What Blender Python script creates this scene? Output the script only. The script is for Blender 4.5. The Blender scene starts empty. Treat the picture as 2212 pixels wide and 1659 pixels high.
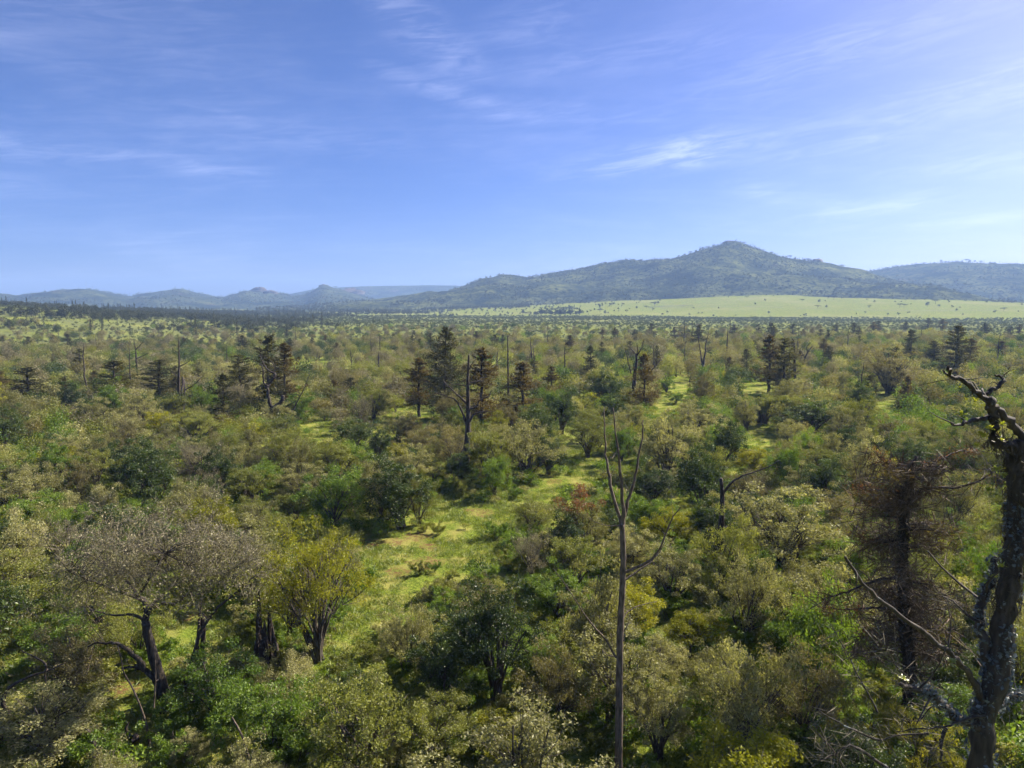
import bpy, math, random
import numpy as np
from mathutils import Vector

# ------------------------------------------------------------------ camera, sky, sun, exposure
scene = bpy.context.scene
COL = scene.collection
CAM_H = 18.0
F_PX, CX, CY, HOR = 1494.4, 1106.0, 829.5, 656.5      # photograph seen as 2212 x 1659
PITCH = math.atan((CY - HOR) / F_PX)
cam_d = bpy.data.cameras.new('camera')
cam = bpy.data.objects.new('camera', cam_d)
COL.objects.link(cam)
cam_d.sensor_width = 36.0
cam_d.lens = F_PX / 2212.0 * 36.0
cam_d.clip_start = 0.3
cam_d.clip_end = 20000.0
cam.location = (0, 0, CAM_H)
cam.rotation_euler = (math.pi / 2 - PITCH, 0, 0)
scene.camera = cam

SUN_AZ, SUN_EL = math.radians(58), math.radians(37)     # azimuth to the right of the view direction
sun_vec = Vector((math.sin(SUN_AZ) * math.cos(SUN_EL), math.cos(SUN_AZ) * math.cos(SUN_EL), math.sin(SUN_EL)))
sun_d = bpy.data.lights.new('sun', 'SUN')
sun_d.energy = 5.0
sun_d.angle = math.radians(0.5)
sun_d.color = (1.0, 0.91, 0.76)
sun = bpy.data.objects.new('sun', sun_d)
COL.objects.link(sun)
sun.rotation_euler = (-sun_vec).to_track_quat('-Z', 'Y').to_euler()

world = bpy.data.worlds.new('World')
scene.world = world
world.use_nodes = True
wn, wl = world.node_tree.nodes, world.node_tree.links
wn.clear()
w_out = wn.new('ShaderNodeOutputWorld')
w_bg = wn.new('ShaderNodeBackground')
w_sky = wn.new('ShaderNodeTexSky')
w_sky.sky_type = 'NISHITA'
w_sky.sun_disc = False
w_sky.sun_elevation = SUN_EL
w_sky.sun_rotation = SUN_AZ
w_sky.altitude = 1800
w_sky.air_density = 0.8
w_sky.dust_density = 5.0
w_sky.ozone_density = 6.0
w_bg.inputs['Strength'].default_value = 0.05
# thin cirrus: wind-drawn noise on a high plane, added to the sky's own light
w_tc = wn.new('ShaderNodeTexCoord')
w_sep = wn.new('ShaderNodeSeparateXYZ')
wl.new(w_tc.outputs['Generated'], w_sep.inputs[0])
def wmath(op, a, b=None, c=None):
    n = wn.new('ShaderNodeMath'); n.operation = op
    for i, v in enumerate((a, b, c)):
        if v is None: continue
        if isinstance(v, (int, float)): n.inputs[i].default_value = v
        else: wl.new(v, n.inputs[i])
    return n.outputs[0]
zz = wmath('ADD', wmath('MAXIMUM', w_sep.outputs[2], 0.0), 0.10)
cu = wmath('DIVIDE', w_sep.outputs[0], zz)
cv = wmath('DIVIDE', w_sep.outputs[1], zz)
w_cmb = wn.new('ShaderNodeCombineXYZ')
wl.new(cu, w_cmb.inputs[0]); wl.new(cv, w_cmb.inputs[1])
def cirrus(rot, sx, sy, scale, lo, hi, dist):
    mp = wn.new('ShaderNodeMapping')
    mp.inputs['Rotation'].default_value = (0, 0, math.radians(rot))
    mp.inputs['Scale'].default_value = (sx, sy, 1)
    wl.new(w_cmb.outputs[0], mp.inputs[0])
    nz = wn.new('ShaderNodeTexNoise')
    nz.inputs['Scale'].default_value = scale
    nz.inputs['Detail'].default_value = 9
    nz.inputs['Roughness'].default_value = 0.62
    nz.inputs['Distortion'].default_value = dist
    wl.new(mp.outputs[0], nz.inputs['Vector'])
    mr = wn.new('ShaderNodeMapRange')
    mr.interpolation_type = 'SMOOTHSTEP'
    mr.inputs['From Min'].default_value = lo
    mr.inputs['From Max'].default_value = hi
    wl.new(nz.outputs['Fac'], mr.inputs['Value'])
    return mr.outputs[0]
c1 = cirrus(14, 0.22, 1.0, 1.3, 0.50, 0.80, 1.1)
c2 = cirrus(-12, 0.16, 1.5, 2.2, 0.50, 0.78, 0.7)
c3 = cirrus(30, 0.8, 0.8, 0.55, 0.40, 0.70, 0.3)
veil = wmath('MULTIPLY', wmath('ADD', wmath('MULTIPLY', c1, 0.6), wmath('MULTIPLY', c2, 0.55)), wmath('ADD', wmath('MULTIPLY', c3, 0.8), 0.2))
veil = wmath('ADD', veil, wmath('MULTIPLY_ADD', c3, 0.22, 0.06))
w_az = wmath('MULTIPLY', wmath('ARCTAN2', w_sep.outputs[0], w_sep.outputs[1]), 57.2958)
w_el = wmath('MULTIPLY', wmath('ARCSINE', w_sep.outputs[2]), 57.2958)
w_ae = wn.new('ShaderNodeCombineXYZ')
wl.new(wmath('MULTIPLY', w_az, 0.16), w_ae.inputs[0])
wl.new(wmath('ADD', wmath('MULTIPLY', w_el, 1.15), wmath('MULTIPLY', w_az, -0.13)), w_ae.inputs[1])
w_fn = wn.new('ShaderNodeTexNoise')
w_fn.inputs['Scale'].default_value = 1.25; w_fn.inputs['Detail'].default_value = 11; w_fn.inputs['Roughness'].default_value = 0.66; w_fn.inputs['Distortion'].default_value = 0.9
wl.new(w_ae.outputs[0], w_fn.inputs['Vector'])
w_fr = wn.new('ShaderNodeMapRange'); w_fr.interpolation_type = 'SMOOTHSTEP'
w_fr.inputs['From Min'].default_value = 0.36; w_fr.inputs['From Max'].default_value = 0.72
wl.new(w_fn.outputs['Fac'], w_fr.inputs['Value'])
fine_c = w_fr.outputs[0]
veil = wmath('ADD', wmath('MULTIPLY', veil, 0.55), wmath('MULTIPLY', wmath('MULTIPLY', fine_c, c3), 0.22))
for a0, e0, hl, th, sl, st in [(12.5, 11.4, 8.0, 0.75, 0.10, 0.75), (15.5, 12.0, 3.2, 0.8, 0.22, 0.6), (23.5, 11.0, 4.5, 0.35, 0.12, 0.45), (27.0, 6.9, 4.5, 0.40, 0.12, 0.55), (18.6, 8.6, 2.0, 0.45, -0.15, 0.45), (-24.5, 10.0, 4.5, 0.45, -0.05, 0.4), (-35, 10.3, 5, 0.5, -0.03, 0.4),
                               (-7.5, 20.6, 4.5, 1.3, -0.55, 0.5), (-5.0, 16.2, 5.5, 0.5, -0.27, 0.4), (1.5, 20.8, 4.0, 1.0, 0.15, 0.35), (9, 18.5, 8, 0.9, 0.05, 0.3), (24, 17.5, 9, 1.2, 0.16, 0.35), (30, 13.5, 7, 0.8, 0.12, 0.35), (5, 14.6, 6, 0.6, -0.05, 0.3), (-15, 12.5, 6, 0.7, -0.12, 0.25), (34, 9.3, 6, 0.5, 0.05, 0.35), (31, 5.6, 7, 0.4, 0.02, 0.45)]:
    da = wmath('SUBTRACT', w_az, a0)
    de = wmath('SUBTRACT', wmath('SUBTRACT', w_el, e0), wmath('MULTIPLY', da, sl))
    q = wmath('ADD', wmath('POWER', wmath('ABSOLUTE', wmath('DIVIDE', da, hl * 1.25)), 2.0), wmath('POWER', wmath('ABSOLUTE', wmath('DIVIDE', de, th * 1.7)), 2.0))
    w_ = wmath('MAXIMUM', wmath('SUBTRACT', 1.0, wmath('MULTIPLY', q, 0.5)), 0.0)
    w_ = wmath('MULTIPLY', wmath('MULTIPLY', wmath('POWER', w_, 2.0), wmath('MULTIPLY_ADD', fine_c, 0.9, 0.1)), st * 0.95)
    veil = wmath('ADD', veil, w_)
w_cl = wn.new('ShaderNodeMixRGB'); w_cl.blend_type = 'ADD'
wl.new(veil, w_cl.inputs[0])
# the camera's rendering of blue: a little more saturated and less green, the same over the whole sky
w_hs = wn.new('ShaderNodeHueSaturation'); w_hs.inputs['Saturation'].default_value = 1.16
wl.new(w_sky.outputs[0], w_hs.inputs['Color'])
w_wb = wn.new('ShaderNodeMixRGB'); w_wb.blend_type = 'MULTIPLY'; w_wb.inputs[0].default_value = 1.0
w_wb.inputs[2].default_value = (1.07, 0.94, 1.17, 1)
wl.new(w_hs.outputs[0], w_wb.inputs[1])
wl.new(w_wb.outputs[0], w_cl.inputs[1])
w_cl.inputs[2].default_value = (2.9, 2.75, 2.8, 1)
wl.new(w_cl.outputs[0], w_bg.inputs['Color'])
wl.new(w_bg.outputs[0], w_out.inputs['Surface'])

scene.view_settings.view_transform = 'Standard'
scene.view_settings.look = 'None'
scene.view_settings.gamma = 1.0
scene.view_settings.use_curve_mapping = False
scene.view_settings.exposure = 1.46
scene.cycles.max_bounces = 4
scene.cycles.diffuse_bounces = 1
scene.cycles.glossy_bounces = 1
scene.cycles.transmission_bounces = 2
scene.cycles.transparent_max_bounces = 4
scene.cycles.volume_bounces = 0
scene.cycles.use_adaptive_sampling = True
scene.cycles.adaptive_threshold = 0.03
scene.cycles.use_denoising = True

# ------------------------------------------------------------------ helpers
rng = np.random.default_rng(11)
random.seed(11)
SP, CP = math.sin(PITCH), math.cos(PITCH)

def ray(px, py):
    a, b = (px - CX) / F_PX, -(py - CY) / F_PX
    return np.array([a, CP + b * SP, -SP + b * CP])
def P(px, py, depth):                       # the point of that sight line at a distance in front of the camera
    d = ray(px, py)
    return np.array([0, 0, CAM_H]) + d * (depth / d[1])
def proj(p):
    p = np.asarray(p, float)
    x, y, z = p[..., 0], p[..., 1], p[..., 2] - CAM_H
    f = y * CP - z * SP
    u = y * SP + z * CP
    f = np.maximum(f, 1e-3)
    return CX + F_PX * x / f, CY - F_PX * u / f, f

def _hash(ix, iy, seed):
    n = (ix.astype(np.int64) * 374761393 + iy.astype(np.int64) * 668265263 + seed * 1442695041) & 0x7fffffff
    n = ((n ^ (n >> 13)) * 1274126177) & 0x7fffffff
    return ((n ^ (n >> 16)) & 0xffff) / 65535.0
def noise2(x, y, seed=0):
    x, y = np.asarray(x, float), np.asarray(y, float)
    ix, iy = np.floor(x), np.floor(y)
    fx, fy = x - ix, y - iy
    fx, fy = fx * fx * (3 - 2 * fx), fy * fy * (3 - 2 * fy)
    a, b = _hash(ix, iy, seed), _hash(ix + 1, iy, seed)
    c, d = _hash(ix, iy + 1, seed), _hash(ix + 1, iy + 1, seed)
    return (a + (b - a) * fx) * (1 - fy) + (c + (d - c) * fx) * fy
def fbm(x, y, octv=4, seed=0):
    s, a, t = 0, 0.5, 0
    for k in range(octv):
        s = s + a * noise2(np.asarray(x) * 2 ** k, np.asarray(y) * 2 ** k, seed + k); t += a; a *= 0.5
    return s / t - 0.5
def sstep(x, a, b):
    t = np.clip((np.asarray(x, float) - a) / (b - a), 0, 1)
    return t * t * (3 - 2 * t)

def ground_z(x, y):
    x, y = np.asarray(x, float), np.asarray(y, float)
    r = np.hypot(x, y)
    az = np.degrees(np.arctan2(x, y))
    z = 1.4 * fbm(x / 45, y / 45, 3, 3) * sstep(r, 5, 60)
    left = np.clip((-az - 20) / 14.5, 0, 1.8) * (1 - sstep(-az, 110, 150))
    z = z + 14 * left * sstep(r, 330, 680) * (1 - 0.6 * sstep(r, 950, 1600)) + 4 * fbm(x / 160, y / 160, 3, 8) * sstep(r, 500, 900)
    m = np.interp(az, [-60, -20, -8, 0, 8, 20, 28, 37, 60, 110], [0, 0, 4, 14, 28, 40, 32, 20, 14, 0])
    z = z + m * sstep(r, 1000, 1650) * (1 - 0.5 * sstep(r, 3000, 5000))
    return z
def gz(x, y): return float(ground_z(x, y))
def at_ground(px, py):
    d = ray(px, py)
    t = -CAM_H / min(d[2], -0.004)
    for _ in range(12):
        p = d * t
        t = (gz(p[0], p[1]) - CAM_H) / min(d[2], -0.004)
    p = d * t
    return np.array([p[0], p[1], gz(p[0], p[1])])

class MB:
    """collects vertices and faces of one mesh"""
    def __init__(s): s.v, s.q, s.t, s.n, s.tint, s.mi = [], [], [], 0, [], []
    def quads(s, v, q, tint=None, mi=0):
        s.v.append(v); s.q.append(q + s.n); s.n += len(v)
        s.tint.append(np.full(len(q), 0.5) if tint is None else tint); s.mi.append(np.full(len(q), mi))
    def tube(s, pts, rad, sides=6, rough=0.0, mi=0, g=None):
        pts = np.asarray(pts, float); rad = np.asarray(rad, float); n = len(pts)
        tan = np.gradient(pts, axis=0); tan /= np.linalg.norm(tan, axis=1)[:, None] + 1e-9
        ref = np.array([0.31, 0.95, 0.1]) if abs(tan[:, 2]).mean() > 0.6 else np.array([0.05, 0.1, 1.0])
        u = np.cross(tan, ref); u /= np.linalg.norm(u, axis=1)[:, None] + 1e-9
        w = np.cross(tan, u)
        a = np.arange(sides) / sides * 2 * math.pi
        R = np.repeat(rad[:, None], sides, 1)
        if rough: R = R * (1 + rough * ((g or rng).random((n, sides)) - 0.5) * 2)
        v = pts[:, None, :] + R[:, :, None] * (np.cos(a)[None, :, None] * u[:, None, :] + np.sin(a)[None, :, None] * w[:, None, :])
        v = v.reshape(-1, 3)
        i = np.arange(n - 1)[:, None] * sides; j = np.arange(sides)[None, :]; k = (j + 1) % sides
        q = np.stack([i + j, i + k, i + sides + k, i + sides + j], -1).reshape(-1, 4)
        caps = []
        for e in (0, (n - 1) * sides):
            for c in range(1, sides - 1, 2):
                caps.append([e, e + c, e + c + 1, e + (c + 2 if c + 2 < sides else 0)])
        caps = [c for c in caps if len(set(c)) == 4]
        if caps: q = np.vstack([q, np.array(caps)])
        s.quads(v, q, None, mi)
    def leaves(s, c, size, g, up=0.5, ratio=0.5, axis=None, mi=0, tint=None):
        n = len(c)
        nrm = g.normal(size=(n, 3)); nrm /= np.linalg.norm(nrm, axis=1)[:, None]
        nrm[:, 2] += up; nrm /= np.linalg.norm(nrm, axis=1)[:, None]
        ax = g.normal(size=(n, 3)) if axis is None else axis + 0.45 * g.normal(size=(n, 3))
        ax -= (ax * nrm).sum(1)[:, None] * nrm
        ax /= np.linalg.norm(ax, axis=1)[:, None] + 1e-9
        bt = np.cross(nrm, ax)
        L = np.asarray(size)[:, None] * 0.5; W = L * ratio
        v = np.stack([c - ax * L, c + bt * W + nrm * W * 0.25, c + ax * L, c - bt * W + nrm * W * 0.25], 1).reshape(-1, 3)
        q = np.arange(n * 4).reshape(-1, 4)
        s.quads(v, q, g.random(n) if tint is None else tint, mi)
    def mesh(s, name, mats, smooth=False):
        v = np.vstack(s.v); q = np.vstack(s.q).astype(np.int32)
        me = bpy.data.meshes.new(name)
        me.vertices.add(len(v)); me.vertices.foreach_set('co', v.astype(np.float32).ravel())
        me.loops.add(q.size); me.loops.foreach_set('vertex_index', q.ravel())
        me.polygons.add(len(q)); me.polygons.foreach_set('loop_start', np.arange(0, q.size, 4, dtype=np.int32))
        me.polygons.foreach_set('loop_total', np.full(len(q), 4, np.int32))
        at = me.attributes.new('tint', 'FLOAT', 'FACE')
        at.data.foreach_set('value', np.concatenate(s.tint).astype(np.float32))
        for m in mats: me.materials.append(m)
        me.polygons.foreach_set('material_index', np.concatenate(s.mi).astype(np.int32))
        me.polygons.foreach_set('use_smooth', np.full(len(q), bool(smooth)))
        me.update(calc_edges=True)
        return me

def link(name, data, parent=None, loc=(0, 0, 0), rz=0.0, sc=1.0):
    o = bpy.data.objects.new(name, data)
    COL.objects.link(o)
    o.location = loc; o.rotation_euler = (0, 0, rz)
    o.scale = (sc, sc, sc) if isinstance(sc, (int, float)) else sc
    if parent is not None: o.parent = parent
    return o
def tag(o, label=None, cat=None, group=None, kind=None):
    for k, v in (('label', label), ('category', cat), ('group', group), ('kind', kind)):
        if v: o[k] = v
    return o

# ------------------------------------------------------------------ materials
def new_mat(name):
    m = bpy.data.materials.new(name); m.use_nodes = True
    m.node_tree.nodes.clear()
    return m, m.node_tree.nodes, m.node_tree.links
def ramp(N, stops):
    r = N.new('ShaderNodeValToRGB')
    e = r.color_ramp.elements
    while len(e) < len(stops): e.new(0.5)
    for el, (p, c) in zip(e, stops): el.position = p; el.color = (*c, 1)
    return r
def leaf_mat(name, cols, trans=0.45, gloss=0.10, rough=0.38, tcol=None):
    """cols: dark, middle and pale leaf colours; varied by leaf, by patch and by plant"""
    m, N, L = new_mat(name)
    at = N.new('ShaderNodeAttribute'); at.attribute_name = 'tint'
    oi = N.new('ShaderNodeObjectInfo')
    a = N.new('ShaderNodeMath'); a.operation = 'MULTIPLY_ADD'; a.inputs[1].default_value = 0.55
    L.new(at.outputs['Fac'], a.inputs[0])
    b = N.new('ShaderNodeMath'); b.operation = 'MULTIPLY'; b.inputs[1].default_value = 0.45
    L.new(oi.outputs['Random'], b.inputs[0]); L.new(b.outputs[0], a.inputs[2])
    r = ramp(N, [(0.05, cols[0]), (0.5, cols[1]), (0.95, cols[2])])
    L.new(a.outputs[0], r.inputs[0])
    d = N.new('ShaderNodeBsdfDiffuse'); L.new(r.outputs[0], d.inputs[0])
    t = N.new('ShaderNodeBsdfTranslucent')
    tm = N.new('ShaderNodeMixRGB'); tm.blend_type = 'MULTIPLY'; tm.inputs[0].default_value = 1
    tm.inputs[2].default_value = (*(tcol or (1.25, 1.25, 0.6)), 1)
    L.new(r.outputs[0], tm.inputs[1]); L.new(tm.outputs[0], t.inputs[0])
    mx = N.new('ShaderNodeMixShader'); mx.inputs[0].default_value = trans
    L.new(d.outputs[0], mx.inputs[1]); L.new(t.outputs[0], mx.inputs[2])
    g = N.new('ShaderNodeBsdfGlossy'); g.inputs['Roughness'].default_value = rough
    g.inputs['Color'].default_value = (0.8, 0.8, 0.75, 1)
    mg = N.new('ShaderNodeMixShader'); mg.inputs[0].default_value = gloss
    L.new(mx.outputs[0], mg.inputs[1]); L.new(g.outputs[0], mg.inputs[2])
    o = N.new('ShaderNodeOutputMaterial'); L.new(mg.outputs[0], o.inputs[0])
    return m
def bark_mat(name, c0, c1, scale=6.0, lichen=None, lmin=0.56):
    m, N, L = new_mat(name)
    tc = N.new('ShaderNodeTexCoord')
    mp = N.new('ShaderNodeMapping'); mp.inputs['Scale'].default_value = (scale * 2.5, scale * 2.5, scale * 0.5)
    L.new(tc.outputs['Object'], mp.inputs[0])
    nz = N.new('ShaderNodeTexNoise'); nz.inputs['Scale'].default_value = 1.0; nz.inputs['Detail'].default_value = 6
    L.new(mp.outputs[0], nz.inputs['Vector'])
    r = ramp(N, [(0.35, c0), (0.7, c1)]); L.new(nz.outputs['Fac'], r.inputs[0])
    col = r.outputs[0]
    if lichen:
        n2 = N.new('ShaderNodeTexNoise'); n2.inputs['Scale'].default_value = 2.2; n2.inputs['Detail'].default_value = 8
        n2.inputs['Roughness'].default_value = 0.7
        L.new(tc.outputs['Object'], n2.inputs['Vector'])
        mr = N.new('ShaderNodeMapRange'); mr.inputs['From Min'].default_value = lmin; mr.inputs['From Max'].default_value = lmin + 0.06
        L.new(n2.outputs['Fac'], mr.inputs['Value'])
        mx = N.new('ShaderNodeMixRGB'); mx.inputs[2].default_value = (*lichen, 1)
        L.new(mr.outputs[0], mx.inputs[0]); L.new(col, mx.inputs[1]); col = mx.outputs[0]
    p = N.new('ShaderNodeBsdfPrincipled'); p.inputs['Roughness'].default_value = 0.8
    p.inputs['Specular IOR Level'].default_value = 0.3
    L.new(col, p.inputs['Base Color'])
    bp = N.new('ShaderNodeBump'); bp.inputs['Strength'].default_value = 0.9; bp.inputs['Distance'].default_value = 0.03
    L.new(nz.outputs['Fac'], bp.inputs['Height']); L.new(bp.outputs[0], p.inputs['Normal'])
    o = N.new('ShaderNodeOutputMaterial'); L.new(p.outputs[0], o.inputs[0])
    return m

M = {}
M['khaki'] = leaf_mat('khaki leaves', [(0.1007, 0.1018, 0.0326), (0.2311, 0.226, 0.0828), (0.4384, 0.4159, 0.1943)], 0.40, 0.025, 0.45)
M['olive'] = leaf_mat('olive leaves', [(0.0734, 0.0893, 0.015), (0.1718, 0.19, 0.0326), (0.308, 0.3167, 0.0752)], 0.42, 0.025, 0.45)
M['green'] = leaf_mat('fresh green leaves', [(0.0491, 0.0952, 0.01), (0.1147, 0.1854, 0.02), (0.2223, 0.305, 0.045)], 0.44, 0.025, 0.45)
M['dark'] = leaf_mat('dark glossy leaves', [(0.0199, 0.0366, 0.007), (0.0468, 0.0756, 0.012), (0.0936, 0.1281, 0.025)], 0.39, 0.035, 0.42)
M['yellow'] = leaf_mat('yellow-green leaves', [(0.11, 0.1177, 0.0076), (0.2321, 0.2368, 0.0123), (0.3786, 0.3584, 0.0285)], 0.44, 0.02, 0.45)
M['grey'] = leaf_mat('grey sparse leaves', [(0.094, 0.0819, 0.0456), (0.1931, 0.1711, 0.0997), (0.3445, 0.3043, 0.19)], 0.3, 0.025, 0.45)
M['brown'] = leaf_mat('brownish olive leaves', [(0.077, 0.0683, 0.0251), (0.1718, 0.1515, 0.0564), (0.308, 0.2732, 0.1129)], 0.38, 0.025, 0.45)
M['rust'] = leaf_mat('rust red leaves', [(0.075, 0.034, 0.012), (0.16, 0.072, 0.02), (0.26, 0.13, 0.04)], 0.4, 0.04, 0.5, tcol=(1.2, 0.9, 0.6))
M['needle'] = leaf_mat('juniper needles', [(0.024, 0.026, 0.007), (0.06, 0.058, 0.014), (0.115, 0.105, 0.026)], 0.38, 0.02, 0.5)
M['needle_b'] = leaf_mat('browning juniper needles', [(0.045, 0.034, 0.011), (0.095, 0.07, 0.02), (0.16, 0.118, 0.036)], 0.38, 0.02, 0.5)
M['far'] = leaf_mat('distant tree leaves', [(0.026, 0.032, 0.012), (0.048, 0.053, 0.02), (0.08, 0.082, 0.034)], 0.34, 0.02, 0.5)
M['thorn'] = leaf_mat('small thornbush leaves', [(0.05, 0.062, 0.018), (0.082, 0.098, 0.03), (0.13, 0.14, 0.048)], 0.38, 0.02, 0.5)
M['grass'] = leaf_mat('grass blades', [(0.075, 0.12, 0.012), (0.165, 0.215, 0.024), (0.28, 0.30, 0.05)], 0.45, 0.04, 0.5)
M['orchid'] = leaf_mat('epiphyte leaves', [(0.12, 0.16, 0.02), (0.25, 0.27, 0.03), (0.4, 0.38, 0.06)], 0.5, 0.08)
M['spray'] = leaf_mat('yellow-green conifer sprays', [(0.09, 0.10, 0.012), (0.2, 0.2, 0.02), (0.32, 0.29, 0.04)], 0.5, 0.04)
M['stem'] = bark_mat('grey-brown stems', (0.035, 0.028, 0.022), (0.13, 0.105, 0.08))
M['twig'] = bark_mat('pale grey twigs', (0.085, 0.074, 0.046), (0.225, 0.195, 0.13))
M['browntwig'] = bark_mat('brown dead twigs', (0.05, 0.033, 0.018), (0.17, 0.115, 0.065))
M['bark'] = bark_mat('dark bark', (0.018, 0.014, 0.011), (0.07, 0.055, 0.042))
M['deadwood'] = bark_mat('weathered dead wood', (0.05, 0.037, 0.028), (0.17, 0.13, 0.095))
M['darkwood'] = bark_mat('charred dead wood', (0.022, 0.017, 0.014), (0.085, 0.062, 0.047))
M['lichenbark'] = bark_mat('lichened bark', (0.016, 0.013, 0.011), (0.07, 0.056, 0.045), 4.0, (0.20, 0.235, 0.24), 0.60)
M['lichen'] = leaf_mat('blue-grey lichen', [(0.05, 0.065, 0.068), (0.12, 0.145, 0.15), (0.24, 0.27, 0.27)], 0.2, 0.02, tcol=(1, 1, 1))
M['ivy'] = leaf_mat('dead hanging moss', [(0.02, 0.016, 0.01), (0.05, 0.04, 0.025), (0.10, 0.08, 0.05)], 0.2, 0.03)
M['hide'] = bark_mat('dark hide', (0.015, 0.013, 0.012), (0.03, 0.026, 0.024))
M['steel'] = bark_mat('galvanised steel', (0.25, 0.25, 0.26), (0.35, 0.35, 0.36))

# soil patches and trampled spots of the clearing (world position, radius)
SOIL = [at_ground(x, y)[:2].tolist() + [r] for x, y, r in
        [(1048, 1108, 1.7), (1020, 1102, 1.1), (905, 1160, 1.9), (850, 1170, 1.5), (925, 1180, 1.2), (800, 1175, 1.5), (920, 1215, 2.0), (1200, 1040, 1.4), (1385, 845, 3), (860, 1235, 1.4), (430, 1330, 1.4), (265, 1490, 1.2)]]
def ground_mat(name, far=False):
    m, N, L = new_mat(name)
    geo = N.new('ShaderNodeNewGeometry')
    pos = geo.outputs['Position']
    def noise(scale, detail=6, rough=0.6):
        n = N.new('ShaderNodeTexNoise'); n.inputs['Scale'].default_value = scale
        n.inputs['Detail'].default_value = detail; n.inputs['Roughness'].default_value = rough
        L.new(pos, n.inputs['Vector']); return n.outputs['Fac']
    def mrange(v, a, b):
        n = N.new('ShaderNodeMapRange'); n.interpolation_type = 'SMOOTHSTEP'
        n.inputs['From Min'].default_value = a; n.inputs['From Max'].default_value = b
        L.new(v, n.inputs['Value']); return n.outputs[0]
    def mixc(f, a, b):
        n = N.new('ShaderNodeMixRGB')
        L.new(f, n.inputs[0])
        for i, c in ((1, a), (2, b)):
            if isinstance(c, tuple): n.inputs[i].default_value = (*c, 1)
            else: L.new(c, n.inputs[i])
        return n.outputs[0]
    def mth(op, a, b):
        n = N.new('ShaderNodeMath'); n.operation = op
        for i, v in enumerate((a, b)):
            if isinstance(v, (int, float)): n.inputs[i].default_value = v
            else: L.new(v, n.inputs[i])
        return n.outputs[0]
    fine = noise(6.0, 8, 0.75); mid = noise(0.55, 5); big = noise(0.06, 4); huge = noise(0.008, 4)
    col = mixc(mrange(fine, 0.35, 0.68), (0.055, 0.085, 0.012), (0.225, 0.275, 0.042))
    col = mixc(mrange(mid, 0.42, 0.66), col, (0.27, 0.255, 0.07))
    col = mixc(mth('MULTIPLY', mrange(big, 0.5, 0.7), 0.7), col, (0.17, 0.235, 0.032))
    col = mixc(mth('MULTIPLY', mrange(huge, 0.48, 0.66), 0.5), col, (0.26, 0.25, 0.10))
    rad = N.new('ShaderNodeVectorMath'); rad.operation = 'LENGTH'; L.new(pos, rad.inputs[0])
    col = mixc(mth('MULTIPLY', mth('MULTIPLY', mrange(rad.outputs['Value'], 180.0, 420.0), mth('SUBTRACT', 1.0, mrange(rad.outputs['Value'], 900.0, 1100.0))), mrange(noise(0.03, 5), 0.35, 0.6)), col, (0.135, 0.15, 0.055))
    # red soil where the turf is trampled off
    acc = None
    for sx, sy, sr in SOIL:
        d = N.new('ShaderNodeVectorMath'); d.operation = 'DISTANCE'; d.inputs[1].default_value = (sx, sy, gz(sx, sy))
        L.new(pos, d.inputs[0])
        v = mth('SUBTRACT', 1.0, mth('DIVIDE', d.outputs['Value'], sr * 1.5))
        v = mth('MAXIMUM', v, 0.0)
        acc = v if acc is None else mth('MAXIMUM', acc, v)
    soil = mrange(mth('ADD', mth('MULTIPLY', acc, 0.55), mth('MULTIPLY', noise(1.6, 7, 0.7), 0.62)), 0.54, 0.70)
    soil = mth('MULTIPLY', soil, mth('MULTIPLY', mrange(acc, 0.0, 0.12), mth('ADD', 0.12, mth('MULTIPLY', mrange(noise(2.6, 8, 0.75), 0.44, 0.58), 0.75))))
    col = mixc(soil, col, mixc(fine, (0.09, 0.045, 0.025), (0.22, 0.12, 0.065)))
    spot = mth('MULTIPLY', mrange(noise(0.33, 6, 0.7), 0.60, 0.70), 0.5)
    col = mixc(spot, col, (0.19, 0.13, 0.065))
    p = N.new('ShaderNodeBsdfDiffuse'); L.new(col, p.inputs[0])
    bp = N.new('ShaderNodeBump'); bp.inputs['Strength'].default_value = 1.0; bp.inputs['Distance'].default_value = 0.12
    L.new(mth('ADD', fine, mth('MULTIPLY', mid, 0.8)), bp.inputs['Height']); L.new(bp.outputs[0], p.inputs['Normal'])
    o = N.new('ShaderNodeOutputMaterial'); L.new(p.outputs[0], o.inputs[0])
    return m
M['ground'] = ground_mat('grassland')
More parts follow.
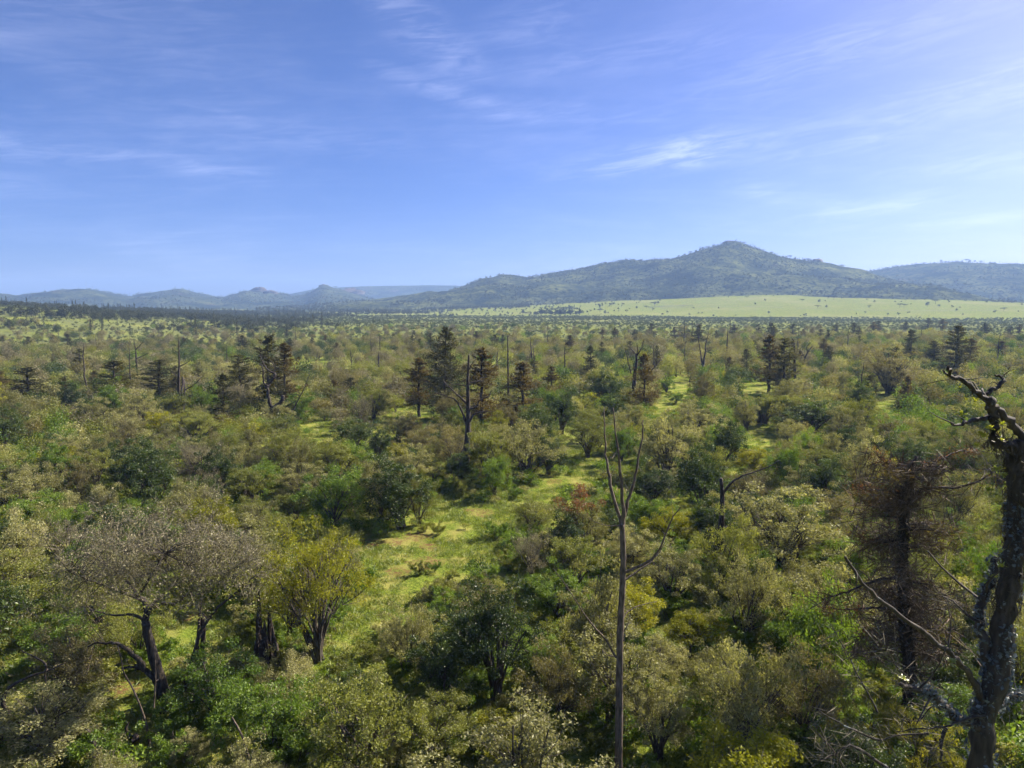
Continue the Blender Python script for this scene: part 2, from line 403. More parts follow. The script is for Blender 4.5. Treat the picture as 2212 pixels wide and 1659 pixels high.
def hill_mat(name, grass0, grass1, rock, sc=0.02, rmin=0.62):
    m, N, L = new_mat(name)
    geo = N.new('ShaderNodeNewGeometry')
    def noise(scale, detail=6, rough=0.6):
        n = N.new('ShaderNodeTexNoise'); n.inputs['Scale'].default_value = scale
        n.inputs['Detail'].default_value = detail; n.inputs['Roughness'].default_value = rough
        L.new(geo.outputs['Position'], n.inputs['Vector']); return n
    a = noise(sc, 7, 0.7)
    r = ramp(N, [(0.40, grass0), (0.64, grass1)]); L.new(a.outputs['Fac'], r.inputs[0])
    b = noise(sc * 0.7, 8, 0.65)
    mr = N.new('ShaderNodeMapRange'); mr.inputs['From Min'].default_value = rmin; mr.inputs['From Max'].default_value = rmin + 0.05
    L.new(b.outputs['Fac'], mr.inputs['Value'])
    mx = N.new('ShaderNodeMixRGB'); L.new(mr.outputs[0], mx.inputs[0]); L.new(r.outputs[0], mx.inputs[1]); mx.inputs[2].default_value = (*rock, 1)
    # small scrub too far off to tell apart
    c = noise(sc * 9, 4, 0.7)
    mc = N.new('ShaderNodeMapRange'); mc.inputs['From Min'].default_value = 0.50; mc.inputs['From Max'].default_value = 0.60
    L.new(c.outputs['Fac'], mc.inputs['Value'])
    m2 = N.new('ShaderNodeMixRGB'); L.new(mc.outputs[0], m2.inputs[0]); L.new(mx.outputs[0], m2.inputs[1]); m2.inputs[2].default_value = (0.018, 0.024, 0.011, 1)
    d = N.new('ShaderNodeBsdfDiffuse'); L.new(m2.outputs[0], d.inputs[0])
    bp = N.new('ShaderNodeBump'); bp.inputs['Strength'].default_value = 1.0; bp.inputs['Distance'].default_value = 6.0
    L.new(c.outputs['Fac'], bp.inputs['Height']); L.new(bp.outputs[0], d.inputs['Normal'])
    o = N.new('ShaderNodeOutputMaterial'); L.new(d.outputs[0], o.inputs[0])
    return m
M['hill'] = hill_mat('hill grass and scrub', (0.022, 0.03, 0.014), (0.16, 0.175, 0.055), (0.10, 0.085, 0.07), 0.011, 0.66)
M['hill_far'] = hill_mat('far hill scrub', (0.02, 0.028, 0.014), (0.10, 0.115, 0.042), (0.11, 0.075, 0.058), 0.008, 0.62)
M['rock'] = bark_mat('weathered pink rock', (0.05, 0.042, 0.034), (0.125, 0.09, 0.075), 0.05)

# ------------------------------------------------------------------ terrain
def grid_mesh(name, X, Y, Z, mat, wrap=False):
    n, k = X.shape
    v = np.stack([X, Y, Z], -1).reshape(-1, 3)
    i = np.arange(n - 1)[:, None]; j = np.arange(k if wrap else k - 1)[None, :]; j2 = (j + 1) % k
    q = np.stack([i * k + j, (i + 1) * k + j, (i + 1) * k + j2, i * k + j2], -1).reshape(-1, 4)
    b = MB(); b.quads(v, q)
    return b.mesh(name, [mat], True)
az = np.radians(np.concatenate([np.arange(-180, -60, 4.0), np.arange(-60, 60, 0.4), np.arange(60, 180, 4.0)]))
rr = np.concatenate([[0.5], np.geomspace(2, 6000, 190)])
RR, AZ = np.meshgrid(rr, az, indexing='ij')
GX, GY = RR * np.sin(AZ), RR * np.cos(AZ)
gme = grid_mesh('ground', GX, GY, ground_z(GX, GY), M['ground'], True)
tag(link('ground', gme), 'grassy valley floor with bushes, clearings and red soil patches', kind='structure')

HILLS = {}
def hill(key, name, sil, ridge_r, foot_r, back_r, mat, label, amp, pw=1.0, extend=(0, 0)):
    """a ridge whose crest follows the skyline; real distance, foot and back slope"""
    pa, pz = [], []
    for px, py in sil:
        d = ray(px, py); h = math.hypot(d[0], d[1])
        pa.append(math.degrees(math.atan2(d[0], d[1]))); pz.append(CAM_H + d[2] / h * ridge_r)
    pa, pz = np.array(pa), np.array(pz)
    a0, a1 = pa[0] - extend[0], pa[-1] + extend[1]
    def zf(x, y):
        r = np.hypot(x, y); a = np.degrees(np.arctan2(x, y))
        crest = np.interp(a, pa, pz)
        if extend[0]: crest = np.where(a < pa[0], pz[0] * (1 - sstep(pa[0] - a, 0, extend[0])), crest)
        if extend[1]: crest = np.where(a > pa[-1], pz[-1] * (1 - sstep(a - pa[-1], 0, extend[1])), crest)
        base = ground_z(x, y)
        t = np.clip((r - foot_r) / (ridge_r - foot_r), 0, 1) ** pw
        s = 0.35 * t + 0.65 * t * t * (3 - 2 * t)
        s = np.where(r > ridge_r, 1 - sstep(r, ridge_r, back_r), s)
        n = fbm(x / 210, y / 210, 5, 21) * amp * np.minimum(1, 3.0 * t * (1 - t) + 0.12)
        n = n + 0.55 * amp * (np.abs(fbm(x / 130, y / 130, 4, 33)) - 0.08) * np.minimum(1, t * 4) * (t < 0.97)
        return base - 3.0 + (crest - base + 3.0) * s + n * (s > 0.01)
    ang = np.radians(np.arange(a0, a1 + 0.1, 0.16))
    r = np.concatenate([np.linspace(foot_r, ridge_r, 70), np.linspace(ridge_r, back_r, 16)[1:]])
    Rr, A = np.meshgrid(r, ang, indexing='ij')
    X, Y = Rr * np.sin(A), Rr * np.cos(A)
    o = link(name, grid_mesh(name, X, Y, zf(X, Y), mat))
    tag(o, label, kind='structure')
    HILLS[key] = (zf, a0, a1, foot_r, ridge_r)
hill('main', 'hill', [(640, 662), (720, 655), (820, 650), (900, 642), (960, 633), (1000, 623), (1040, 606), (1080, 598), (1130, 601), (1200, 593), (1280, 576), (1340, 568), (1440, 564), (1480, 554), (1510, 543), (1560, 534), (1590, 531),
      (1625, 541), (1680, 554), (1750, 568), (1800, 577), (1860, 590), (1930, 606), (2000, 626), (2080, 645)], 2100, 1480, 2900, M['hill'],
     'big wooded hill with a rounded summit above the green meadow', 58, 0.85, (3, 5))
hill('right', 'hill', [(1700, 640), (1780, 600), (1860, 587), (1950, 576), (2050, 568), (2120, 568), (2212, 574), (2400, 580), (2700, 600)], 2900, 2050, 3800, M['hill'],
     'lower wooded ridge behind the big hill at the right edge', 45, 0.9, (3, 8))
hill('plateau', 'hill', [(600, 640), (680, 624), (740, 620), (850, 617), (930, 616), (1000, 618), (1080, 620), (1180, 630)], 4300, 3500, 5200, M['hill_far'],
     'flat-topped far plateau left of the big hill', 40, 0.9, (6, 6))
hill('left', 'hill', [(-400, 640), (-200, 628), (-60, 634), (0, 633), (40, 641), (100, 632), (150, 629), (190, 624), (230, 631), (280, 640), (315, 634), (350, 628), (380, 625), (420, 634), (480, 642), (505, 637), (530, 630),
      (560, 632), (600, 634), (630, 640), (660, 636), (690, 621), (705, 620), (740, 627), (780, 640), (820, 650)], 3200, 2150, 4000, M['hill_far'],
     'chain of low blue far hills along the left horizon', 55, 0.9, (8, 3))
def any_z(x, y):
    z = gz(x, y); r = math.hypot(x, y); a = math.degrees(math.atan2(x, y))
    for zf, a0, a1, fr, _r in HILLS.values():
        if a0 <= a <= a1 and r > fr: z = max(z, float(zf(np.array(x), np.array(y))))
    return z

# ------------------------------------------------------------------ plant builders
def bez(a, b, bend, n, g):
    t = np.linspace(0, 1, n)[:, None]
    m = (a + b) / 2 + bend
    return (1 - t) ** 2 * a + 2 * t * (1 - t) * m + t * t * b

def make_bush(seed, H, R, n_clump, per, leaf, kind, twigs=6, low=0.12, hollow=0.45, trunk=0, stem_mat='stem', red=0, flat=1.0, ratio=0.5):
    """multi-stemmed bush: returns meshes for stems and crown"""
    g = np.random.default_rng(seed)
    st, cr, rd = MB(), MB(), MB()
    lob = g.uniform(0, 6.28, 4)
    cc = []
    n_b = max(6, n_clump // 6)
    # lumpy heads: a few big boughs each carrying clumps
    th = g.uniform(0, 6.283, n_b); el = np.arcsin(g.uniform(-0.15 if (trunk or low > 0.2) else -0.85, 1.0, n_b)); rad = g.uniform(0.45, 0.85, n_b)
    bc = np.stack([R * rad * np.cos(el) * np.cos(th), R * rad * np.cos(el) * np.sin(th), H * (0.52 + np.where(el > 0, 0.36, 0.42) * rad * np.sin(el) * flat)], 1)
    for k in range(n_clump):
        b = bc[k % n_b]
        off = g.normal(size=3) * np.array([R * 0.27, R * 0.27, H * 0.13])
        c = b + off
        c[2] = np.clip(c[2], H * low, H * 1.05)
        q = math.hypot(c[0], c[1]) / R
        if q > 1.08: c[:2] *= 1.08 / q
        cc.append(c)
    cc = np.array(cc)
    base_top = np.array([0, 0, H * trunk])
    if trunk:
        st.tube(bez(np.zeros(3), base_top, g.normal(size=3) * 0.12 * np.array([1, 1, 0]), 6, g), np.linspace(0.05, 0.032, 6) * H * 0.55, 7, 0.15, g=g)
    for k, b in enumerate(bc):
        a = base_top + np.array([g.normal() * 0.12, g.normal() * 0.12, 0]) * (0.4 if trunk else 1)
        st.tube(bez(a, b, np.array([-b[0] * 0.15, -b[1] * 0.15, H * 0.12]) + g.normal(size=3) * 0.25, 6, g), np.linspace(0.013, 0.005, 6) * H * g.uniform(0.7, 1.2), 5, 0.1, g=g)
    for k, c in enumerate(cc):
        b = bc[k % n_b]
        st.tube(bez(b * 0.7 + base_top * 0.3, c, g.normal(size=3) * 0.15, 4, g), np.array([0.016, 0.013, 0.009, 0.005]) * (H / 4.5), 3)
    rc = 0.285 * (R / 2.2)
    # twigs: thin slivers standing out of the clumps
    if twigs:
        n = n_clump * twigs
        idx = np.repeat(np.arange(n_clump), twigs)
        d = g.normal(size=(n, 3)); d[:, 2] = np.abs(d[:, 2]) + 0.3; d /= np.linalg.norm(d, axis=1)[:, None]
        out = cc[idx] - np.array([0, 0, H * 0.35]); out /= np.linalg.norm(out, axis=1)[:, None] + 1e-6
        d = d * 0.7 + out * 0.7; d /= np.linalg.norm(d, axis=1)[:, None]
        ln = rc * g.uniform(0.9, 2.0, n)
        st.leaves(cc[idx] + d * (ln * 0.5)[:, None] + g.normal(size=(n, 3)) * rc * 0.3, ln, g, 0, 0.028, axis=d * 3, mi=1)
    per = int(per * 1.45)
    n = n_clump * per
    idx = np.repeat(np.arange(n_clump), per)
    sz = np.repeat(g.uniform(0.7, 1.35, n_clump), per) * rc
    o = g.normal(size=(n, 3)); o /= np.linalg.norm(o, axis=1)[:, None]
    o *= (g.random(n) ** hollow)[:, None]; o[:, 2] *= 0.75
    c = cc[idx] + o * sz[:, None] * 1.45
    c[:, 2] = np.maximum(c[:, 2], 0.06)
    s = leaf * 0.92 * (0.45 + 1.25 * g.random(n) ** 1.4)
    clump_t = np.repeat(g.uniform(-0.25, 0.25, n_clump), per)
    tint = np.clip(g.random(n) * 0.75 + 0.125 + clump_t, 0, 1)
    if red:
        top = c[:, 2] > np.quantile(c[:, 2], 1 - red) + 0.25 * g.normal(size=n)
        rd.leaves(c[top], s[top] * 1.1, g, 0.3, ratio, tint=tint[top])
        c, s, tint = c[~top], s[~top], tint[~top]
    cr.leaves(c, s, g, 0.45, ratio, tint=tint)
    out = {'stems': st.mesh('stems', [M[stem_mat], M['twig']]), 'crown': cr.mesh('crown', [M[kind]])}
    if red: out['red_leaves'] = rd.mesh('red_leaves', [M['rust']])
    out['H'], out['R'] = H, R
    return out

def make_conifer(seed, H, R, mat='needle', n_br=60, ragged=0.4, bare=0.12, per=95, leaf=0.32, trunk_r=None, dead=6):
    """ragged juniper: tapering trunk, branches with hanging needle sprays, some bare limbs"""
    g = np.random.default_rng(seed)
    tr, cr = MB(), MB()
    trunk_r = trunk_r or H * 0.016
    zt = np.linspace(0, 1, 12)
    lean = g.normal(size=2) * 0.02 * H
    tp = np.stack([lean[0] * zt ** 2 + g.normal(size=12) * 0.05, lean[1] * zt ** 2 + g.normal(size=12) * 0.05, zt * H], 1)
    tr.tube(tp, trunk_r * (1 - zt) ** 0.8 + 0.02, 7, 0.12, g=g)
    cs, ss, axs = [], [], []
    for k in range(n_br):
        u = bare + (1 - bare) * g.random() ** 1.15 * 0.97
        prof = (1 - u) ** 0.62 * min(1, (u - bare) / 0.12 + 0.35) * (0.72 + 0.55 * float(noise2(u * 9.0, seed * 1.7, 4)))
        ln = R * prof * g.uniform(1 - ragged, 1 + ragged * 0.5) + 0.15
        if g.random() < ragged * 0.35: ln *= 0.3
        a = g.uniform(0, 6.283)
        o = np.array([np.interp(u, zt, tp[:, 0]), np.interp(u, zt, tp[:, 1]), u * H])
        rise = g.uniform(-0.25, 0.85)
        e = o + np.array([math.cos(a) * ln, math.sin(a) * ln, ln * rise])
        bp = bez(o, e, np.array([0, 0, -0.10 * ln]), 5, g)
        tr.tube(bp, np.linspace(0.028, 0.008, 5) * (0.5 + ln / R), 4)
        m = int(per * (0.35 + ln / R))
        t = g.uniform(0.22, 1.05, m) ** 0.8
        q = np.stack([np.interp(t, np.linspace(0, 1, 5), bp[:, i]) for i in range(3)], 1)
        w = 0.10 + 0.20 * ln * (1 - np.abs(t - 0.6))
        q = q + g.normal(size=(m, 3)) * np.stack([w * 0.55, w * 0.55, w * 0.38], 1)
        cs.append(q); ss.append(leaf * g.uniform(0.5, 1.3, m))
        axs.append(np.repeat(((e - o) / (ln + 1e-6))[None, :], m, 0))
    m = int(per * 0.8)                                  # leader
    tt = g.uniform(0.86, 1.0, m)
    cs.append(np.stack([np.interp(tt, zt, tp[:, 0]), np.interp(tt, zt, tp[:, 1]), tt * H], 1) + g.normal(size=(m, 3)) * 0.12); ss.append(leaf * g.uniform(0.4, 0.9, m))
    axs.append(np.repeat(np.array([[0, 0, 1.0]]), m, 0))
    for k in range(dead):
        u = g.uniform(0.08, 0.8); a = g.uniform(0, 6.283); ln = R * g.uniform(0.5, 1.0)
        o = np.array([0, 0, u * H]); e = o + np.array([math.cos(a) * ln, math.sin(a) * ln, ln * g.uniform(-0.1, 0.7)])
        tr.tube(bez(o, e, g.normal(size=3) * 0.2, 5, g), np.linspace(0.035, 0.008, 5), 4)
    cr.leaves(np.vstack(cs), np.concatenate(ss), g, 0.25, 0.36, axis=np.vstack(axs))
    return {'trunk': tr.mesh('trunk', [M['bark']]), 'crown': cr.mesh('crown', [M[mat]]), 'H': H, 'R': R}

def make_flat_acacia(seed, H, R, n=500, leaf=0.5, mat='far'):
    g = np.random.default_rng(seed)
    tr, cr = MB(), MB()
    tr.tube(bez(np.zeros(3), np.array([0.1, 0, H * 0.45]), g.normal(size=3) * 0.1, 5, g), np.linspace(0.05, 0.035, 5) * H * 0.6, 6)
    c = []
    for k in range(8):
        a = k / 8 * 6.283 + g.normal() * 0.2; d = R * g.uniform(0.5, 0.85)
        e = np.array([math.cos(a) * d, math.sin(a) * d, H * g.uniform(0.78, 0.95)])
        tr.tube(bez(np.array([0.1, 0, H * 0.43]), e, np.array([0, 0, -0.1 * H]), 5, g), np.linspace(0.022, 0.008, 5) * H * 0.5, 4)
        m = n // 8
        c.append(e + g.normal(size=(m, 3)) * np.array([R * 0.3, R * 0.3, H * 0.05]))
    c = np.vstack(c)
    cr.leaves(c, leaf * g.uniform(0.6, 1.3, len(c)), g, 0.8, 0.6)
    return {'trunk': tr.mesh('trunk', [M['bark']]), 'crown': cr.mesh('crown', [M[mat]]), 'H': H, 'R': R}

def join_mesh(seed, H, R, n, leaf, mat, shape='round', stems=5):
    """one small tree or shrub as a single mesh, for plants some way off"""
    g = np.random.default_rng(seed); b = MB()
    if shape == 'cone':
        u = g.random(n) ** 0.8 * 0.92 + 0.08
        a = g.uniform(0, 6.283, n); q = R * (1 - u) ** 0.7 * g.uniform(0.2, 1.0, n) * (0.75 + 0.35 * np.sin(a * 2 + seed) + 0.25 * np.sin(u * 23 + seed + a))
        c = np.stack([q * np.cos(a), q * np.sin(a), u * H], 1)
        b.tube(np.array([[0, 0, 0], [0.05, 0, H * 0.5], [0, 0, H * 0.98]]), np.array([0.018, 0.011, 0.003]) * H, 5)
        b.leaves(c, leaf * g.uniform(0.5, 1.3, n), g, 0.3, 0.4, mi=1)
    else:
        k = max(5, n // 40)
        th = g.uniform(0, 6.283, k); el = np.arcsin(g.uniform(-0.75, 1, k)); rd = g.uniform(0.4, 0.8, k)
        cc = np.stack([R * rd * np.cos(el) * np.cos(th), R * rd * np.cos(el) * np.sin(th), H * (0.50 + 0.40 * rd * np.sin(el))], 1)
        for e in cc[:stems]:
            b.tube(bez(g.normal(size=3) * 0.08 * np.array([1, 1, 0]), e, g.normal(size=3) * 0.2, 4, g), np.linspace(0.014, 0.006, 4) * H, 4)
        idx = g.integers(0, k, n)
        o = g.normal(size=(n, 3)); o /= np.linalg.norm(o, axis=1)[:, None]; o *= (g.random(n) ** 0.45)[:, None]
        c = cc[idx] + o * np.array([R * 0.42, R * 0.42, H * 0.20]); c[:, 2] = np.maximum(c[:, 2], 0.05)
        tint = np.clip(g.random(n) * 0.7 + 0.15 + g.uniform(-0.2, 0.2, k)[idx], 0, 1)
        b.leaves(c, leaf * g.uniform(0.6, 1.3, n), g, 0.5, 0.6, mi=1, tint=tint)
    return b.mesh('tree', [M['stem'], M[mat]])

def place(proto, name, loc, rz=0.0, sc=1.0, parts=None):
    """a copy of a plant: an empty at its foot with its parts; mesh data shared"""
    e = link(name, None, None, loc, rz, sc)
    for k, me in proto.items():
        if isinstance(me, bpy.types.Mesh): link(k.split('_')[0] if k.startswith('branch_') else k, me, e)
    return e

# near plants: prototypes
PB = {'khaki': [], 'olive': [], 'green': [], 'dark': [], 'yellow': [], 'grey': [], 'brown': []}
for i in range(4): PB['khaki'].append(make_bush(100 + i, [4.6, 4.4, 5.4, 5.6][i], [2.3, 2.4, 2.0, 1.9][i], 96, 105, 0.105, 'khaki', 11, low=[0.12, 0.12, 0.12, 0.3][i]))
for i in range(3): PB['olive'].append(make_bush(120 + i, [4.4, 5.6, 5.0][i], [2.3, 1.9, 2.1][i], 96, 105, 0.105, 'olive', 8, low=[0.12, 0.3, 0.12][i]))
for i in range(3): PB['green'].append(make_bush(140 + i, [3.6, 4.6, 3.2][i], [2.1, 1.8, 2.2][i], 92, 110, 0.105, 'green', 5, low=0.06))
for i in range(2): PB['dark'].append(make_bush(160 + i, 4.6, 2.0, 100, 110, 0.115, 'dark', 4, low=0.06))
for i in range(2): PB['yellow'].append(make_bush(180 + i, 5.0, 2.2, 74, 120, 0.12, 'yellow', 4, trunk=0.25, low=0.4))
for i in range(2): PB['grey'].append(make_bush(200 + i, 4.4, 2.3, 80, 45, 0.085, 'grey', 26))
for i in range(3): PB['brown'].append(make_bush(220 + i, [4.6, 5.4, 4.4][i], [2.3, 2.0, 2.3][i], 96, 92, 0.10, 'brown', 14))
LOWS = [make_bush(240 + i, 1.3, 1.15, 46, 60, 0.10, k, 3, low=0.03) for i, k in enumerate(['green', 'green', 'olive', 'khaki'])]
CON = [make_conifer(300 + i, 14, 3.4, ['needle', 'needle', 'needle_b', 'needle'][i], 120, 0.6, [0.12, 0.05, 0.2, 0.08][i], 105) for i in range(4)]

# ------------------------------------------------------------------ dead trees and other traced wood
def conv(reg, x, y):
    x0, y0, s = reg
    return ((x0 + x / s) / 1.1302, (y0 + y / s) / 1.1302)
def poly3(pts, depth, g, dz=0.0, end=0.0):
    """sight-line points at one distance, with the limb swinging nearer or farther along its length"""
    n = len(pts); out = []
    for i, (x, y) in enumerate(pts):
        out.append(P(x, y, depth + dz + end * (i / max(1, n - 1))))
    return np.array(out)
def smooth_poly(p, r, k=4):
    p = np.asarray(p); n = len(p)
    if n < 3:
        t = np.linspace(0, 1, k * (n - 1) + 1); tt = np.arange(n)
        s = t * (n - 1)
        return np.stack([np.interp(s, tt, p[:, i]) for i in range(3)], 1), np.interp(s, tt, r)
    s = np.linspace(0, n - 1, k * (n - 1) + 1); tt = np.arange(n)
    i = np.clip(np.floor(s).astype(int), 0, n - 2); f = (s - i)[:, None]
    p0, p1, p2, p3 = p[np.clip(i - 1, 0, n - 1)], p[i], p[i + 1], p[np.clip(i + 2, 0, n - 1)]
    q = 0.5 * ((2 * p1) + (-p0 + p2) * f + (2 * p0 - 5 * p1 + 4 * p2 - p3) * f ** 2 + (-p0 + 3 * p1 - 3 * p2 + p3) * f ** 3)
    return q, np.interp(s, tt, r)
TRUNK = [None]
def traced_tree(name, label, cat, depth, trunk, r0, r1, branches=(), mat='deadwood', twigs=0, seed=1, group=None, ground=True, rough=0.10, base_px=None):
    """a dead tree whose limbs follow the photograph's outline at its own distance; foot carried down to the soil"""
    g = np.random.default_rng(seed)
    tp = poly3(trunk, depth, g)
    if ground:
        zb = gz(tp[0][0], tp[0][1])
        if tp[0][2] > zb + 0.05:
            d = (tp[0] - tp[1]); d = d / (np.linalg.norm(d) + 1e-6); d[2] = -1.0; d[:2] *= 0.25
            n = max(1, int((tp[0][2] - zb) / 2.5)); h = tp[0][2] - zb + 0.15
            ext = [tp[0] + d * h * (n - i) / n for i in range(n)]
            tp = np.vstack([ext, tp])
        else:
            tp[0][2] = zb - 0.1
    origin = np.array([tp[0][0], tp[0][1], gz(tp[0][0], tp[0][1])])
    e = link(name, None, None, origin)
    L = np.concatenate([[0], np.cumsum(np.linalg.norm(np.diff(tp, axis=0), axis=1))]); L /= L[-1]
    q, rq = smooth_poly(tp, r0 + (r1 - r0) * L ** 0.9)
    rq = rq * (1 + 0.35 * np.exp(-np.linspace(0, 1, len(rq)) * 14))
    b = MB(); b.tube(q - origin, rq, 9, rough, g=g)
    al_ = np.concatenate([[0], np.cumsum(np.linalg.norm(np.diff(q, axis=0), axis=1))]); al_ /= al_[-1]
    tq_ = np.stack([np.interp(np.linspace(0, 1, 60), al_, q[:, i]) for i in range(3)], 1)
    link('trunk', b.mesh('trunk', [M[mat]], True), e)
    ends = []
    for br in branches:
        pts, ra, rb = br[0], br[1], br[2]
        end = br[3] if len(br) > 3 else g.uniform(-1, 1) * 0.02 * depth
        p3 = poly3(pts, depth, g, 0, end)
        q, rq = smooth_poly(p3, np.linspace(ra, rb, len(p3)))
        q[1:-1] += g.normal(size=q[1:-1].shape) * ra * 0.25
        b = MB(); b.tube(q - origin, rq, 6, rough, g=g)
        for k in range(twigs):
            t = g.uniform(0.25, 1.0); i = min(len(q) - 2, int(t * (len(q) - 1)))
            dr = q[i + 1] - q[i]; dr /= np.linalg.norm(dr) + 1e-6
            d = dr * 0.6 + g.normal(size=3) * 0.6; d = d / max(1.0, np.linalg.norm(d)); ln = min(g.uniform(3, 9) * (ra + rb) * 1.6, np.linalg.norm(q[-1] - q[0]) * 0.45)
            b.tube(bez(q[i], q[i] + d * ln, g.normal(size=3) * ln * 0.15, 4, g) - origin, np.linspace(min(rb * 0.7, ra * 0.3), rb * 0.2, 4), 4)
        link('branch', b.mesh('branch', [M[mat]], True), e)
        ends.append(q)
    tag(e, label, cat, group)
    TRUNK[0] = tq_
    return e, origin, ends
ORD = ['first', 'second', 'third', 'fourth', 'fifth', 'sixth', 'seventh', 'eighth', 'ninth', 'tenth', 'eleventh', 'twelfth', 'thirteenth', 'fourteenth', 'fifteenth', 'sixteenth', 'seventeenth', 'eighteenth', 'nineteenth', 'twentieth'] + ['twenty-' + w for w in ('first', 'second', 'third', 'fourth', 'fifth', 'sixth', 'seventh', 'eighth', 'ninth')] + ['thirtieth']
LAND = []                                     # landmarks other plants are described by: px, py, phrase
def gdepth(px, py): return at_ground(px, py)[1]

R3 = (1000, 760, 5.53); R4 = (830, 900, 2.633); R5 = (1660, 900, 2.633); R5b = (560, 780, 5.924); R6b = (1500, 760, 3.687)
R7b = (0, 780, 3.95); R6 = (0, 1375, 2.633); R7 = (830, 1375, 2.633); R8 = (1660, 1375, 2.633); RA = (2000, 860, 3.318); RB = (2000, 1360, 3.222)
def T(reg, *pts): return [conv(reg, x, y) for x, y in pts]

DG = 'bare dead trees in the bushland'
# three-pronged bare pole in front
d = 23.5
t_pole = traced_tree('dead_tree', 'tall slim bare trunk splitting into three upright prongs, front centre right', 'dead tree', d,
    T(R7, (1790, 1317), (1795, 900), (1800, 500), (1815, 150)) + T(R4, (1820, 1250), (1818, 1100), (1812, 1000)), 0.155, 0.10,
    [(T(R4, (1812, 1010), (1745, 780), (1720, 620), (1705, 480), (1700, 250)), 0.075, 0.018, 0.8),
     (T(R4, (1815, 1010), (1820, 900), (1800, 650), (1780, 480), (1755, 250)), 0.085, 0.018, -0.4),
     (T(R4, (1818, 1010), (1832, 930), (1880, 760), (1910, 620), (1940, 450), (1950, 330)), 0.07, 0.02, 0.3),
     (T(R4, (1830, 1310), (1980, 1240), (2060, 1150), (2130, 980), (2190, 890)), 0.06, 0.012, -1.2),
     (T(R4, (1830, 1360), (1960, 1270), (2040, 1200), (2090, 1110)), 0.04, 0.01, 0.9),
     (T(R4, (1805, 1010), (1720, 1010), (1640, 985), (1600, 960)), 0.022, 0.007, 0.6),
     (T(R7, (1775, 605), (1690, 470), (1600, 370), (1510, 230), (1370, 30)), 0.045, 0.01, -1.0),
     (T(R7, (1775, 600), (1720, 590), (1680, 550)), 0.025, 0.008, 0.4),
     (T(R7, (1815, 360), (1850, 310), (1930, 270), (2040, 245)), 0.032, 0.008, 0.8),
     (T(R7, (1820, 450), (1850, 390), (1865, 350)), 0.02, 0.007, 0.3)], 'deadwood', 1, 5)
LAND.append((1342, 1250, 'the three-pronged bare trunk'))
# bare tree at the head of the clearing
base = (1004, 1030); d = gdepth(*base)
traced_tree('dead_tree', 'dark bare tree with spreading pale limbs above the clearing', 'dead tree', d,
    [base] + T(R3, (785, 1650), (790, 1300), (785, 1000), (790, 800), (800, 590)), 0.42, 0.09,
    [(T(R3, (770, 1560), (700, 1350), (650, 1230), (520, 1150), (350, 1090)), 0.16, 0.03),
     (T(R3, (790, 1250), (700, 1180), (580, 1060), (440, 940)), 0.14, 0.03),
     (T(R3, (805, 1500), (860, 1400), (950, 1360), (1060, 1350)), 0.13, 0.04),
     (T(R3, (800, 1310), (900, 1290), (950, 1200), (1060, 1150), (1110, 1060)), 0.12, 0.03),
     (T(R3, (785, 1010), (650, 990), (540, 980)), 0.08, 0.02),
     (T(R3, (790, 970), (900, 950), (960, 920), (1000, 880)), 0.08, 0.02),
     (T(R3, (790, 1160), (720, 1150), (700, 1190)), 0.07, 0.03),
     (T(R3, (790, 800), (850, 700), (900, 640)), 0.06, 0.015),
     (T(R3, (790, 860), (740, 840), (700, 800)), 0.06, 0.015)], 'darkwood', 3, 6)
LAND.append((1008, 920, 'the bare tree above the clearing'))
# twisted tree, left of centre
base = conv(R5b, 575, 1570); d = gdepth(*base)
traced_tree('dead_tree', 'twisted dead tree with hooked curving limbs left of the tall conifer', 'dead tree', d,
    T(R5b, (575, 1570), (590, 1450), (610, 1340), (645, 1285), (720, 1220), (765, 1180), (775, 1100)), 0.62, 0.25,
    [(T(R5b, (620, 1290), (572, 1150), (553, 1000), (545, 960), (505, 920), (495, 780), (470, 680), (430, 640)), 0.26, 0.05),
     (T(R5b, (552, 975), (600, 900), (670, 800), (560, 730), (510, 650), (460, 560), (440, 500)), 0.20, 0.04),
     (T(R5b, (625, 1260), (540, 1340), (460, 1370), (370, 1390)), 0.13, 0.04),
     (T(R5b, (640, 840), (640, 650), (470, 510)), 0.07, 0.03),
     (T(R5b, (765, 1180), (800, 1215), (835, 1215)), 0.08, 0.03)], 'darkwood', 2, 7)
LAND.append((590, 880, 'the twisted dead tree'))
base = conv(R5b, 795, 1575); d = gdepth(*base)
traced_tree('dead_tree', 'short dark stump with one long limb sweeping up to the right', 'dead tree', d,
    T(R5b, (795, 1575), (800, 1480), (806, 1395)), 0.22, 0.16,
    [(T(R5b, (806, 1400), (900, 1330), (960, 1240), (1020, 1110), (1100, 960), (1165, 770)), 0.16, 0.03, 1.5),
     (T(R5b, (1020, 1110), (960, 1080), (830, 1090)), 0.07, 0.03),
     (T(R5b, (780, 1280), (860, 1240), (970, 1170)), 0.08, 0.03)], 'darkwood', 1, 8)
